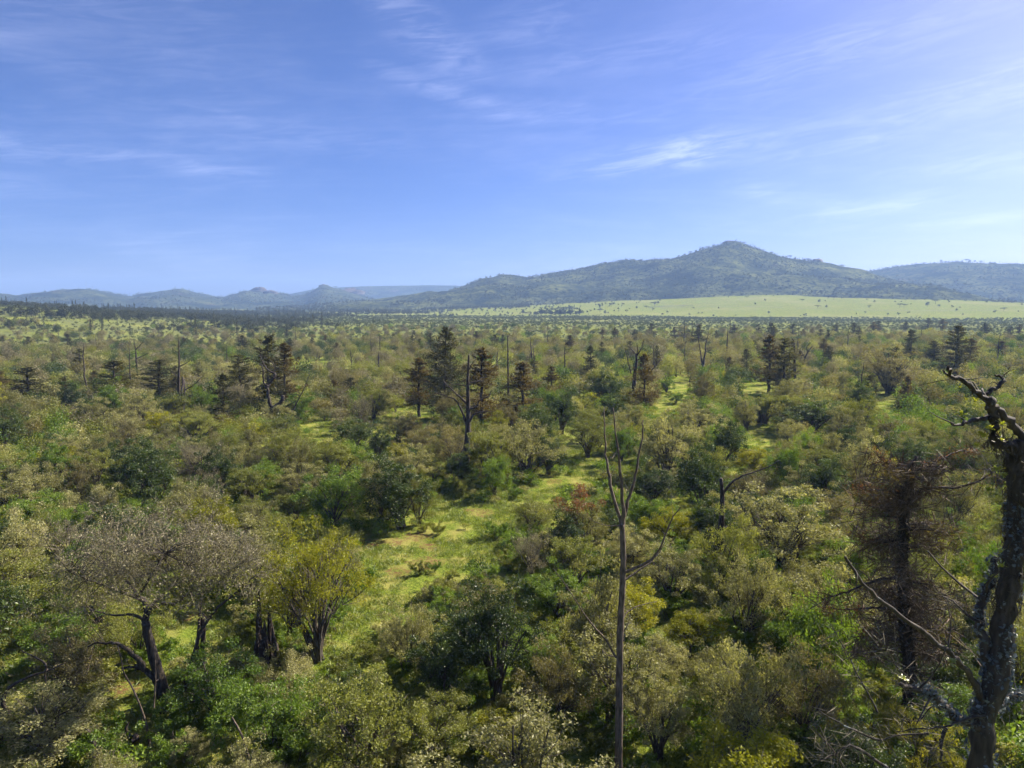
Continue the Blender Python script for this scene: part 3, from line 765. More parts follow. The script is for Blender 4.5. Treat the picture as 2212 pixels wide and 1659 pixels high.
# twin trunks far left
base = conv(R7b, 1745, 940); d = gdepth(*base)
traced_tree('dead_tree', 'pair of tall dark dead trunks standing close together at left', 'dead tree', d,
    T(R7b, (1738, 940), (1728, 800), (1724, 600), (1728, 400), (1722, 180)), 0.34, 0.05,
    [(T(R7b, (1752, 940), (1752, 700), (1762, 555)), 0.24, 0.12, 1.5), (T(R7b, (1770, 930), (1776, 780), (1774, 580)), 0.22, 0.1, 3),
     (T(R7b, (1730, 450), (1780, 430), (1830, 400)), 0.09, 0.03), (T(R7b, (1728, 500), (1700, 600), (1670, 640)), 0.08, 0.03),
     (T(R7b, (1785, 680), (1880, 620), (1970, 530)), 0.10, 0.03), (T(R7b, (1728, 330), (1690, 300), (1660, 270)), 0.06, 0.02), (T(R7b, (1728, 260), (1770, 220), (1800, 170)), 0.05, 0.02),
     (T(R7b, (1730, 560), (1680, 520), (1640, 500)), 0.06, 0.02)], 'darkwood', 3, 9)
LAND.append((389, 830, 'the pair of dead trunks'))
base = conv(R7b, 1335, 650); d = gdepth(*base)
traced_tree('dead_tree', 'bare dead tree with short upturned arms at far left, lighter tips', 'dead tree', d,
    T(R7b, (1335, 650), (1325, 520), (1315, 400), (1308, 290), (1290, 200)), 0.36, 0.05,
    [(T(R7b, (1322, 510), (1260, 480), (1230, 460)), 0.11, 0.03), (T(R7b, (1325, 505), (1380, 480), (1460, 475)), 0.12, 0.03), (T(R7b, (1312, 380), (1380, 350), (1425, 325)), 0.10, 0.03),
     (T(R7b, (1310, 290), (1350, 250), (1385, 215)), 0.10, 0.03), (T(R7b, (1310, 325), (1260, 335)), 0.08, 0.03), (T(R7b, (1320, 520), (1250, 525)), 0.07, 0.03)], 'darkwood', 3, 10)
LAND.append((295, 800, 'the bare tree with upturned arms'))
# slim poles
def simple_dead(name_label, reg, trunk, r0, r1, branches, seed, mat='darkwood', tw=2, base=None, ref=None):
    pts = T(reg, *trunk)
    d = gdepth(*(base or pts[0]))
    brs = [(T(reg, *b[0]), b[1], b[2]) for b in branches]
    return traced_tree('dead_tree', name_label, 'dead tree', d, pts, r0, r1, brs, mat, tw, seed)
simple_dead('straight slim bare pole with a forked tip right of the tall conifer', R3, [(1335, 1440), (1332, 1000), (1325, 500), (1325, 330)], 0.26, 0.06,
            [([(1325, 350), (1360, 290)], 0.05, 0.02), ([(1325, 340), (1300, 280)], 0.04, 0.02), ([(1330, 880), (1290, 840)], 0.05, 0.02), ([(1328, 650), (1345, 640)], 0.07, 0.05)], 11, tw=1)
LAND.append((1098, 830, 'the slim forked-tip pole'))
simple_dead('two thin dead stems leaning together in a narrow fork', R3, [(1662, 780), (1650, 610), (1630, 420)], 0.30, 0.06, [([(1658, 690), (1668, 600), (1672, 430)], 0.18, 0.05)], 12, tw=2)
simple_dead('small bare dead tree behind the slim pole, one side limb', R3, [(1165, 890), (1178, 700), (1188, 540)], 0.26, 0.06, [([(1178, 700), (1220, 640), (1270, 610)], 0.1, 0.03), ([(1175, 780), (1140, 830), (1160, 890)], 0.09, 0.06)], 13)
simple_dead('thin dead stem left of the slim pole', R3, [(1030, 770), (1020, 680), (1005, 600)], 0.16, 0.04, [([(1025, 700), (985, 610)], 0.06, 0.02)], 14)
simple_dead('tall dark forked dead tree beside the upper grass strip', R6b, [(793, 608), (796, 540), (800, 495)], 0.40, 0.32,
            [([(795, 510), (778, 400), (757, 270), (742, 185)], 0.2, 0.04), ([(800, 500), (815, 390), (830, 270), (852, 150)], 0.26, 0.04), ([(820, 370), (860, 352)], 0.08, 0.03), ([(840, 220), (880, 190)], 0.07, 0.02), ([(785, 480), (745, 450)], 0.08, 0.03)], 15)
LAND.append((1520, 770, 'the tall forked dead tree'))
simple_dead('straight thin dead pole right of the forked dead tree', R6b, [(1008, 440), (1014, 300), (1023, 150)], 0.34, 0.07, [([(1018, 220), (1045, 170)], 0.06, 0.02)], 16, tw=1)
simple_dead('dead tree with a wide fan of crooked bare limbs, dark moss at foot', R6b, [(1410, 620), (1400, 440), (1395, 330), (1386, 270)], 0.38, 0.08,
            [([(1392, 320), (1350, 260), (1310, 230)], 0.12, 0.03), ([(1398, 400), (1430, 330), (1455, 240)], 0.14, 0.03), ([(1400, 450), (1330, 370), (1280, 350)], 0.12, 0.03), ([(1405, 480), (1350, 440), (1250, 390)], 0.10, 0.03), ([(1388, 280), (1420, 220)], 0.08, 0.02)], 17, tw=4)
LAND.append((1705, 820, 'the dead tree with fanned limbs'))
simple_dead('thick straight dead trunk with a short hooked tip', R6b, [(1625, 672), (1622, 450), (1619, 290), (1600, 245)], 0.42, 0.12, [([(1625, 565), (1680, 560), (1715, 540)], 0.10, 0.03), ([(1620, 340), (1580, 270)], 0.07, 0.03), ([(1620, 400), (1650, 340)], 0.06, 0.03)], 18)
LAND.append((1718, 870, 'the thick straight dead trunk'))
simple_dead('leaning dead tree with crooked antler-like crown, right of the thick trunk', R6b, [(1680, 545), (1705, 450), (1740, 370), (1785, 310)], 0.36, 0.07,
            [([(1715, 430), (1690, 370), (1650, 340)], 0.14, 0.03), ([(1740, 370), (1730, 320), (1760, 290)], 0.11, 0.03), ([(1755, 360), (1800, 350)], 0.09, 0.03), ([(1700, 400), (1660, 390)], 0.08, 0.03)], 19, tw=4)
simple_dead('bare tree with reddish twigs and mossy dark foot beside the upper clearing', R6b, [(185, 900), (178, 700), (185, 560), (200, 450), (196, 380)], 0.55, 0.16,
            [([(198, 400), (240, 340), (270, 250)], 0.14, 0.03), ([(150, 560), (120, 430), (95, 330)], 0.12, 0.03), ([(280, 615), (340, 530), (420, 430)], 0.13, 0.04), ([(200, 440), (260, 420), (340, 380)], 0.1, 0.03), ([(196, 390), (150, 340), (110, 290)], 0.1, 0.02), ([(200, 400), (210, 330), (195, 280)], 0.1, 0.02)], 20, tw=6)
LAND.append((1372, 850, 'the mossy-footed bare tree'))
simple_dead('broken pointed dark snag standing in the upper grass patch', R6b, [(1322, 1020), (1322, 930), (1318, 850), (1315, 760)], 0.62, 0.05, [([(1325, 930), (1345, 860)], 0.16, 0.05), ([(1310, 960), (1260, 985)], 0.14, 0.06)], 21, tw=3)
LAND.append((1643, 890, 'the broken pointed snag'))
simple_dead('broken-topped trunk with one long thin limb reaching up right', R5, [(250, 1260), (262, 1100), (270, 900), (272, 800), (263, 705)], 0.30, 0.12,
            [([(275, 815), (310, 760), (400, 690), (520, 650), (640, 590)], 0.11, 0.02), ([(285, 1025), (330, 1000), (370, 990)], 0.05, 0.015), ([(500, 655), (550, 690), (575, 640)], 0.03, 0.01)], 22, tw=1)
LAND.append((1557, 1100, 'the broken trunk with one long limb'))
simple_dead('slim bare dead tree left of the mossy-footed tree, at mid distance', (1250, 560, 1.77), [(90, 610), (84, 540), (80, 465)], 0.34, 0.05, [([(84, 520), (100, 480)], 0.07, 0.02), ([(84, 550), (70, 510)], 0.07, 0.02)], 23)
simple_dead('dark stub pole standing in the bushes left of centre', (0, 560, 1.77), [(1637, 640), (1636, 590), (1636, 540)], 0.30, 0.14, [], 24, tw=0)
simple_dead('thin leaning dead stem behind the left bushes', (0, 560, 1.77), [(1520, 610), (1518, 560), (1512, 515)], 0.22, 0.05, [([(1517, 560), (1535, 520)], 0.06, 0.02)], 25)
simple_dead('small grey broken stem between the left conifers', R7b, [(475, 640), (465, 570), (462, 500)], 0.20, 0.08, [([(467, 560), (490, 520)], 0.05, 0.02), ([(465, 580), (435, 540)], 0.05, 0.02)], 26, 'deadwood')
simple_dead('bare slim stem with pale bark left of the clearing', R5b, [(1455, 1250), (1470, 1000), (1465, 880), (1470, 820)], 0.16, 0.03, [([(1470, 1000), (1500, 920)], 0.05, 0.02)], 27, 'deadwood')
simple_dead('leaning thin dead stem in the left bushes below the conifers', R7b, [(950, 800), (915, 700), (890, 600)], 0.13, 0.04, [], 28)

# dead rust-brown conifer at right
d = 27.0
_e, _o, _b = traced_tree('dead_tree', 'dying conifer with rust-brown needles and dark shaggy trunk at right', 'dead tree', d,
    T(RB, (715, 1000), (700, 800), (670, 400), (655, 0)) + T(RA, (690, 1400), (690, 1200), (735, 1020), (745, 930), (790, 840)), 0.23, 0.06,
    [(T(RA, (735, 945), (620, 930), (520, 880), (455, 800)), 0.06, 0.015, 1.0), (T(RA, (735, 965), (640, 960), (560, 970)), 0.04, 0.012, -1.0),
     (T(RA, (745, 945), (880, 930), (1000, 860), (1130, 800), (1250, 800)), 0.07, 0.015, 1.2), (T(RA, (720, 1165), (800, 1130), (900, 1100), (1150, 1090), (1330, 1020), (1420, 970)), 0.09, 0.02, -1.2),
     (T(RA, (700, 1150), (560, 1120), (420, 1110), (300, 1110)), 0.05, 0.012, -1.0), (T(RA, (700, 1180), (600, 1190), (430, 1220)), 0.05, 0.012, 1.2),
     (T(RA, (700, 1400), (850, 1380), (950, 1390), (1080, 1400)), 0.06, 0.015, 1.0), (T(RA, (690, 1440), (900, 1440), (1100, 1470)), 0.05, 0.012, -1.2),
     (T(RA, (680, 1500), (520, 1540), (380, 1530), (250, 1450)), 0.06, 0.012, 1.0), (T(RA, (690, 1600), (860, 1540), (1030, 1555)), 0.05, 0.012, 1.4),
     (T(RB, (640, 150), (450, 180), (300, 240), (150, 300), (20, 330)), 0.07, 0.015, -1.4), (T(RB, (690, 260), (760, 200), (850, 240), (930, 330)), 0.06, 0.015, -1.0),
     (T(RB, (700, 390), (850, 410), (1050, 400), (1150, 370)), 0.06, 0.012, 1.0), (T(RB, (640, 420), (420, 400), (180, 410), (30, 390)), 0.06, 0.012, 1.0),
     (T(RB, (690, 600), (850, 560), (1000, 580)), 0.05, 0.012, -1.2), (T(RB, (680, 650), (500, 620), (350, 560)), 0.05, 0.012, 1.2), (T(RB, (700, 800), (880, 740), (1050, 760)), 0.05, 0.012, 1.3)], 'darkwood', 14, 30)
g = np.random.default_rng(31)
shag, rust, tw = MB(), MB(), MB()
cs = np.vstack([q[len(q) // 4:][g.integers(0, len(q) - len(q) // 4, 330)] for q in _b]) - _o
cs = cs + g.normal(size=cs.shape) * np.array([0.26, 0.26, 0.15]) - np.array([0, 0, 0.1])
rust.leaves(cs, 0.13 * g.uniform(0.5, 1.3, len(cs)), g, 0.2, 0.25)
link('dead_needles', rust.mesh('dead_needles', [M['needle_b']]), _e)
rb_ = MB()
cs = np.vstack([_b[k][len(_b[k]) // 3:][g.integers(0, len(_b[k]) - len(_b[k]) // 3, 200)] for k in (0, 2, 4, 5, 8, 10, 13, 15)]) - _o
rb_.leaves(cs + g.normal(size=cs.shape) * np.array([0.22, 0.22, 0.12]), 0.12 * g.uniform(0.5, 1.3, len(cs)), g, 0.2, 0.25)
link('rust_needles', rb_.mesh('rust_needles', [M['rust']]), _e)
sb = MB()                                     # many thin dead side branches all round the trunk
tq = TRUNK[0]
for k in range(95):
    t_ = g.uniform(0.25, 0.97); o3 = np.array([np.interp(t_, np.linspace(0, 1, len(tq)), tq[:, i]) for i in range(3)])
    a_ = g.uniform(0, 6.283); l_ = g.uniform(0.8, 2.6) * (1.15 - 0.5 * t_)
    e3 = o3 + np.array([math.cos(a_) * l_, math.sin(a_) * l_, g.uniform(-0.35, 0.3) * l_])
    q3 = bez(o3, e3, np.array([0, 0, 0.18 * l_]), 7, g)
    sb.tube(q3 - _o, np.linspace(0.028, 0.007, 7), 4)
    _b.append(q3)
link('side_branches', sb.mesh('side_branches', [M['darkwood']]), _e)
cs = np.vstack([q[g.integers(len(q) // 3, len(q), 75)] for q in _b]) - _o
dr = g.normal(size=cs.shape); dr[:, 2] -= 0.25
ln = g.uniform(0.4, 1.1, len(cs))
tw.leaves(cs + dr / np.linalg.norm(dr, axis=1)[:, None] * ln[:, None] * 0.5, ln, g, 0, 0.042, axis=dr * 3)
link('twigs', tw.mesh('twigs', [M['browntwig']]), _e)
aa = g.uniform(0, 6.283, 2600)
tq = TRUNK[0] - _o
tt = g.uniform(0.1, 0.97, 2600)
cc_ = np.stack([np.interp(tt, np.linspace(0, 1, len(tq)), tq[:, i]) for i in range(3)], 1)
rr_ = np.interp(tt, [0, 1], [0.27, 0.13])
shag.leaves(cc_ + np.stack([np.cos(aa) * rr_, np.sin(aa) * rr_, aa * 0], 1), g.uniform(0.1, 0.32, 2600), g, -0.2, 0.25, axis=np.array([[0, 0, 1.0]]))
link('loose_bark', shag.mesh('loose_bark', [M['ivy']]), _e)
LAND.append((1945, 1250, 'the rust-brown dying conifer'))

# big gnarled dead tree with epiphytes at the right edge
d = 13.0
_e, _o, _b = traced_tree('dead_tree', 'big gnarled lichen-covered dead tree with green epiphytes at the right edge', 'dead tree', d,
    T(RB, (1260, 1659), (1290, 1300), (1400, 900), (1450, 500), (1500, 200)) + T(RA, (1590, 1500), (1600, 1100), (1590, 850), (1650, 720)), 0.31, 0.15,
    [(T(RA, (1659, 690), (1600, 610), (1480, 510), (1400, 430), (1340, 370), (1230, 290), (1130, 220), (1060, 190), (1045, 110)), 0.086, 0.025, -0.5),
     (T(RA, (1075, 200), (1040, 180), (1000, 145)), 0.035, 0.014, -0.1),
     (T(RA, (1350, 360), (1390, 305), (1450, 280), (1490, 235), (1480, 200), (1425, 185)), 0.047, 0.022, 0.3),
     (T(RA, (1620, 770), (1500, 745), (1400, 700), (1420, 560), (1390, 440), (1370, 390)), 0.101, 0.086, -0.2),
     (T(RA, (1410, 520), (1320, 540), (1200, 565), (1120, 590), (1070, 580)), 0.051, 0.018, -0.6),
     (T(RB, (1330, 1200), (1200, 950), (1100, 830), (1000, 740), (700, 510), (450, 310), (310, 170), (205, 0)), 0.066, 0.022, -1.5),
     (T(RB, (1320, 1150), (1330, 900), (1310, 700), (1270, 520), (1275, 400), (1330, 250), (1370, 130), (1400, 0)), 0.101, 0.065, 0.4),
     (T(RB, (1270, 510), (1180, 470), (1090, 380), (1000, 320), (890, 290)), 0.035, 0.009, 0.5),
     (T(RB, (1280, 1330), (1100, 1280), (950, 1140), (820, 1060), (700, 1030), (640, 1000)), 0.094, 0.036, -0.8),
     (T(RB, (1290, 1260), (1400, 1180), (1500, 1110), (1611, 1075)), 0.070, 0.058, 0.6),
     (T(RB, (1400, 1190), (1300, 1245), (1150, 1270), (1000, 1330), (850, 1350), (600, 1370)), 0.035, 0.009, -0.8),
     (T(RB, (1000, 1340), (960, 1450), (960, 1600)), 0.039, 0.022, -0.2),
     (T(RB, (1050, 1170), (900, 1165), (780, 1290), (650, 1250)), 0.020, 0.006, -0.3),
     (T(RB, (540, 1659), (330, 1520), (220, 1490), (100, 1570), (0, 1600)), 0.035, 0.011, -0.3),
     (T(RB, (480, 1440), (340, 1390), (150, 1300), (0, 1210)), 0.027, 0.011, -0.3),
     (T(RB, (460, 1220), (400, 1100), (310, 940), (220, 760), (90, 530)), 0.020, 0.006, 0.3),
     (T(RB, (190, 1659), (110, 1520), (0, 1400)), 0.023, 0.014, -0.2),
     (T(RB, (780, 1010), (640, 890), (540, 760), (500, 650)), 0.016, 0.004, -0.2),
     (T(RB, (870, 1390), (640, 1400), (480, 1440), (330, 1400)), 0.023, 0.007, 0.2)], 'lichenbark', 2, 40, rough=0.24)
g = np.random.default_rng(41)
li, ep_pts = MB(), []
main = [_b[6], _b[8][:14], _b[9]]
for q in main:
    n = 700
    i = g.integers(0, len(q), n)
    dd = g.normal(size=(n, 3)); dd /= np.linalg.norm(dd, axis=1)[:, None]
    li.leaves(q[i] - _o + dd * g.uniform(0.08, 0.15, n)[:, None], g.uniform(0.03, 0.10, n), g, 0.2, 0.7)
n = 2600
tz = g.random(n)
tq = T(RB, (1260, 1659), (1290, 1300), (1400, 900), (1450, 500), (1500, 200)) + T(RA, (1590, 1500), (1600, 1100), (1590, 850))
tq = np.array([P(x, y, d) for x, y in tq])
c = np.stack([np.interp(tz * 0.95, np.linspace(0, 1, len(tq)), tq[:, i]) for i in range(3)], 1)
dd = g.normal(size=(n, 3)); dd[:, 2] *= 0.2; dd /= np.linalg.norm(dd, axis=1)[:, None]
lm = (fbm(c[:, 2] * 1.3, c[:, 0] * 3 + dd[:, 0], 3, 5) > -0.05)
rr_ = np.interp(tz, [0, 1], [0.30, 0.17])
li.leaves((c - _o + dd * rr_[:, None])[lm], g.uniform(0.04, 0.12, n)[lm], g, 0.1, 0.7)
link('lichen', li.mesh('lichen', [M['lichen']]), _e)
ft = MB()
for q in _b[7:]:
    n = 90
    i = g.integers(len(q) // 4, len(q), n)
    dr = g.normal(size=(n, 3)); dr[:, 2] *= 0.6; dr[:, 0] -= 0.5; dr /= np.linalg.norm(dr, axis=1)[:, None]
    ln = g.uniform(0.12, 0.6, n)
    ft.leaves(q[i] - _o + dr * (ln * 0.5)[:, None], ln, g, 0, 0.030, axis=dr * 3)
link('twigs', ft.mesh('twigs', [M['twig']]), _e)
sh = MB()
n = 3400
pool = np.vstack([_b[3][:len(_b[3]) // 2], np.stack([np.interp(np.linspace(0.45, 1, 60), np.linspace(0, 1, len(tq)), tq[:, i]) for i in range(3)], 1)])
i = g.integers(0, len(pool), n)
dd = g.normal(size=(n, 3)); dd /= np.linalg.norm(dd, axis=1)[:, None]
sh.leaves(pool[i] - _o + dd * (0.2 * g.random(n) + 0.08)[:, None] - np.array([0, 0, 0.06]), g.uniform(0.06, 0.24, n), g, -0.1, 0.13, axis=np.array([[0, 0, -1.2]]))
link('hanging_moss', sh.mesh('hanging_moss', [M['ivy']]), _e)
# epiphyte rosettes
ros = []
for s in range(3):
    b = MB(); gg = np.random.default_rng(50 + s)
    for k in range(16):
        a = k * 2.4; el = gg.uniform(0.2, 1.1); ln = gg.uniform(0.12, 0.2)
        dv = np.array([math.cos(a) * math.cos(el), math.sin(a) * math.cos(el), math.sin(el)]); sd = np.array([-math.sin(a), math.cos(a), 0]) * 0.02
        p0, p1, p2 = np.zeros(3), dv * ln * 0.6, dv * ln - np.array([0, 0, 0.03])
        v = np.array([p0 - sd * 0.5, p0 + sd * 0.5, p1 + sd, p1 - sd, p2 + sd * 0.25, p2 - sd * 0.25])
        b.quads(v, np.array([[0, 1, 2, 3], [3, 2, 4, 5]]), np.full(2, gg.random()))
    ros.append(b.mesh('epiphyte', [M['orchid']]))
for k, (reg, x, y, dz) in enumerate([(RA, 1140, 290, -0.5), (RA, 1190, 390, -0.5), (RA, 1265, 400, -0.45), (RA, 1150, 515, -0.6), (RA, 1310, 670, -0.4), (RA, 1380, 620, -0.4), (RA, 1280, 760, -0.5), (RA, 1470, 715, -0.4),
        (RA, 1330, 690, -0.3), (RA, 1440, 960, -0.4), (RA, 1360, 1120, -0.4), (RA, 1400, 1080, -0.4), (RA, 1480, 590, -0.3), (RB, 1320, 70, -0.4), (RB, 1440, 80, -0.4), (RB, 1200, 880, -0.5), (RB, 1030, 830, -0.8), (RB, 660, 960, -0.8),
        (RB, 1000, 1070, -0.6), (RB, 880, 1420, -0.7), (RB, 920, 1010, -0.6), (RB, 1380, 160, -0.3), (RA, 1480, 1620, -0.4), (RA, 1490, 1000, -0.4)]):
    p = P(*conv(reg, x, y), d + dz) - _o
    o = link('epiphyte', ros[k % 3], _e, p, k * 1.1, g.uniform(0.55, 0.9))
    o.rotation_euler = (g.uniform(-0.6, 0.6), g.uniform(-0.6, 0.6), k * 1.3)
LAND.append((2150, 1350, 'the gnarled dead tree at the right edge'))

# big grey twiggy tree, lower left
d = 29.0
trunkpx = T(R6, (1075, 1100), (1060, 950), (1040, 800), (1000, 650), (960, 500), (935, 380))
_e, _o, _b = traced_tree('grey_tree', 'large spreading grey twiggy tree with thick dark leaning trunk, lower left', 'tree', d, trunkpx, 0.30, 0.17,
    [(T(R6, (1030, 790), (930, 680), (870, 600), (780, 530), (680, 510), (560, 540)), 0.14, 0.03, -1.5), (T(R6, (930, 690), (870, 665), (790, 675)), 0.09, 0.03, -0.5),
     (T(R6, (935, 385), (930, 260), (880, 210), (830, 130), (790, 60), (800, -60)), 0.13, 0.03, 1.2), (T(R6, (940, 370), (960, 300), (1030, 260), (1130, 260), (1200, 205), (1300, 190), (1420, 120)), 0.11, 0.025, 1.0),
     (T(R6, (935, 250), (780, 180), (600, 120), (450, 60)), 0.09, 0.02, -1.5), (T(R6, (890, 215), (980, 60), (1060, -60)), 0.08, 0.02, -1.0), (T(R6, (940, 370), (850, 330), (700, 330), (520, 280)), 0.08, 0.02, 2.0),
     (T(R6, (960, 280), (1100, 150), (1200, 20)), 0.07, 0.02, 2.0), (T(R6, (830, 130), (680, 10), (560, -60)), 0.07, 0.02, 1.6)], 'bark', 5, 60)
g = np.random.default_rng(61)
cr, lv = MB(), MB()
cen = np.array(P(330, 1215, 29.0)) - _o
n_c = 190
th = g.uniform(0, 6.283, n_c); el = np.arcsin(g.uniform(-0.6, 1, n_c)); rd = g.uniform(0.45, 1.0, n_c) ** 0.6
rd = rd * (0.5 + 0.85 * noise2(th * 1.6, el * 2.6, 7))
cc = cen + np.stack([4.8 * rd * np.cos(el) * np.cos(th), 3.6 * rd * np.cos(el) * np.sin(th), -0.2 + np.where(el > 0, 2.7, 2.6) * rd * np.sin(el)], 1)
tips = np.vstack([q[len(q) // 2:] for q in _b]) - _o
for c in cc:
    k = np.argmin(((tips - c) ** 2).sum(1))
    cr.tube(bez(tips[k], c, np.array([0, 0, 0.2]) + g.normal(size=3) * 0.2, 5, g), np.linspace(0.018, 0.006, 5), 4)
n = n_c * 55
i = g.integers(0, n_c, n)
dr = g.normal(size=(n, 3)); dr[:, 2] += 0.4; dr /= np.linalg.norm(dr, axis=1)[:, None]
ln = g.uniform(0.25, 0.75, n)
cr.leaves(cc[i] + dr * (ln * 0.5)[:, None] + g.normal(size=(n, 3)) * 0.18, ln, g, 0, 0.03, axis=dr * 3, mi=1)
n = n_c * 75
i = g.integers(0, n_c, n)
lv.leaves(cc[i] + g.normal(size=(n, 3)) * np.array([0.36, 0.36, 0.26]), 0.085 * g.uniform(0.5, 1.5, n), g, 0.4, 0.5)
low_ = cc[cc[:, 2] < np.quantile(cc[:, 2], 0.45)]
i = g.integers(0, len(low_), 5200)
lv.leaves(low_[i] + g.normal(size=(5200, 3)) * np.array([0.42, 0.42, 0.34]) - np.array([0, 0, 0.25]), 0.10 * g.uniform(0.5, 1.5, 5200), g, 0.4, 0.5, mi=1)
link('twigs', cr.mesh('twigs', [M['bark'], M['twig']]), _e)
link('crown', lv.mesh('crown', [M['grey'], M['olive']]), _e)
LAND.append((330, 1230, 'the large grey twiggy tree'))

# poles and sticks near the grey tree
traced_tree('dead_tree', 'pair of straight dark poles right of the large grey tree', 'dead tree', 31.5, T(R6, (1262, 830), (1262, 650), (1275, 450), (1295, 195)), 0.10, 0.05,
            [(T(R6, (1305, 760), (1302, 550), (1308, 335)), 0.13, 0.11, 0.3)], 'darkwood', 0, 62)
traced_tree('dead_tree', 'dark leaning dead limb rising right between the grey tree and the stump', 'dead tree', 30.5, T(R6, (1180, 880), (1215, 700), (1260, 540), (1290, 440), (1385, 300), (1470, 230), (1620, 100)), 0.13, 0.03,
            [(T(R6, (1330, 360), (1300, 320)), 0.05, 0.02), (T(R6, (1470, 232), (1480, 160)), 0.03, 0.01)], 'darkwood', 1, 63)
traced_tree('dead_tree', 'thin pale crooked dead stem in front of the large grey tree', 'dead tree', 26.5, T(R6, (962, 1165), (930, 1000), (860, 820), (795, 700), (780, 620), (755, 530)), 0.055, 0.02,
            [(T(R6, (990, 930), (1000, 700), (985, 500)), 0.03, 0.012)], 'deadwood', 1, 64)
traced_tree('dead_tree', 'twisted dark limb curling in from the left edge', 'dead tree', 26.5, T(R6, (0, 1080), (60, 985), (20, 900), (60, 800), (200, 725), (300, 695), (420, 640)), 0.13, 0.02,
            [(T(R6, (300, 695), (285, 640), (200, 590), (130, 560)), 0.05, 0.015), (T(R6, (290, 700), (295, 780)), 0.03, 0.015)], 'darkwood', 2, 65)
traced_tree('dead_tree', 'short leaning bare stick at the bottom edge left of centre', 'dead tree', 24.0, T(R6, (1612, 1310), (1560, 1120), (1490, 990)), 0.06, 0.03, [], 'deadwood', 0, 66)
traced_tree('dead_tree', 'small grey branching dead bush below the grey tree, left', 'dead tree', 26.0, T(R6, (355, 1130), (360, 1000), (400, 920), (460, 860)), 0.05, 0.015,
            [(T(R6, (360, 1000), (330, 900), (270, 850)), 0.03, 0.01), (T(R6, (370, 980), (470, 930), (520, 870)), 0.03, 0.01), (T(R6, (365, 960), (380, 870), (340, 820)), 0.02, 0.008)], 'deadwood', 6, 67)
# burnt stump
sp = at_ground(578, 1440)
g = np.random.default_rng(70)
e = link('burnt_stump', None, None, sp)
for k in range(9):
    a = k / 9 * 6.283; q = np.array([math.cos(a), math.sin(a), 0]) * 0.42
    b = MB(); h = g.uniform(1.3, 3.2) if k != 4 else 4.1
    b.tube(np.array([q * 1.15, q + [0, 0, h * 0.5], q * 0.75 + [0, 0, h]]), [0.24, 0.19, 0.03], 6, 0.25, g=g)
    link('splinter', b.mesh('splinter', [M['darkwood']]), e)
tag(e, 'charred jagged stump among green bushes right of the grey tree', 'stump')
# fallen wood
def lying(label, pxs, r, seed, mat='deadwood', name='fallen_log', cat='log', lift=0.0, br=()):
    g = np.random.default_rng(seed)
    pts = np.array([at_ground(*p) for p in pxs]); pts[:, 2] += r * 0.8 + lift
    o = pts.mean(0); o[2] = pts[:, 2].min() - r
    q, rq = smooth_poly(pts, np.linspace(r, r * 0.55, len(pts)))
    q += g.normal(size=q.shape) * r * 0.12
    e = link(name, None, None, o)
    b = MB(); b.tube(q - o, rq, 8, 0.12, g=g); link('trunk', b.mesh('trunk', [M[mat]], True), e)
    for k in range(3):
        i = g.integers(1, len(q)); dv = g.normal(size=3); dv[2] = abs(dv[2]) * 0.7
        b = MB(); b.tube(bez(q[i], q[i] + dv * r * 7, g.normal(size=3) * r, 4, g) - o, np.linspace(r * 0.4, r * 0.1, 4), 5); link('branch', b.mesh('branch', [M[mat]]), e)
    tag(e, label, cat)
lying('dark fallen log lying in shade below the large grey tree', T(R6, (600, 1310), (720, 1240), (880, 1150)), 0.28, 71, 'darkwood')
lying('pale forked dead branch on the ground at the bottom left', T(R6, (500, 1317), (560, 1265), (660, 1285)), 0.06, 72, 'deadwood', 'fallen_branch', 'branch', 0.4)
lying('pale fallen trunk lying right of the twisted dead tree', T(R5b, (1095, 1345), (1190, 1325), (1300, 1305)), 0.22, 73)
lying('pale stick lying left of the twisted dead tree', T(R5b, (255, 1562), (330, 1550), (420, 1545)), 0.10, 74, 'deadwood', 'fallen_branch', 'branch', 0.2)
lying('thin fallen branch lying on the grass under the grey tree', T(R6, (1020, 560), (1060, 545), (1110, 515)), 0.06, 75, 'deadwood', 'fallen_branch', 'branch', 0.1)

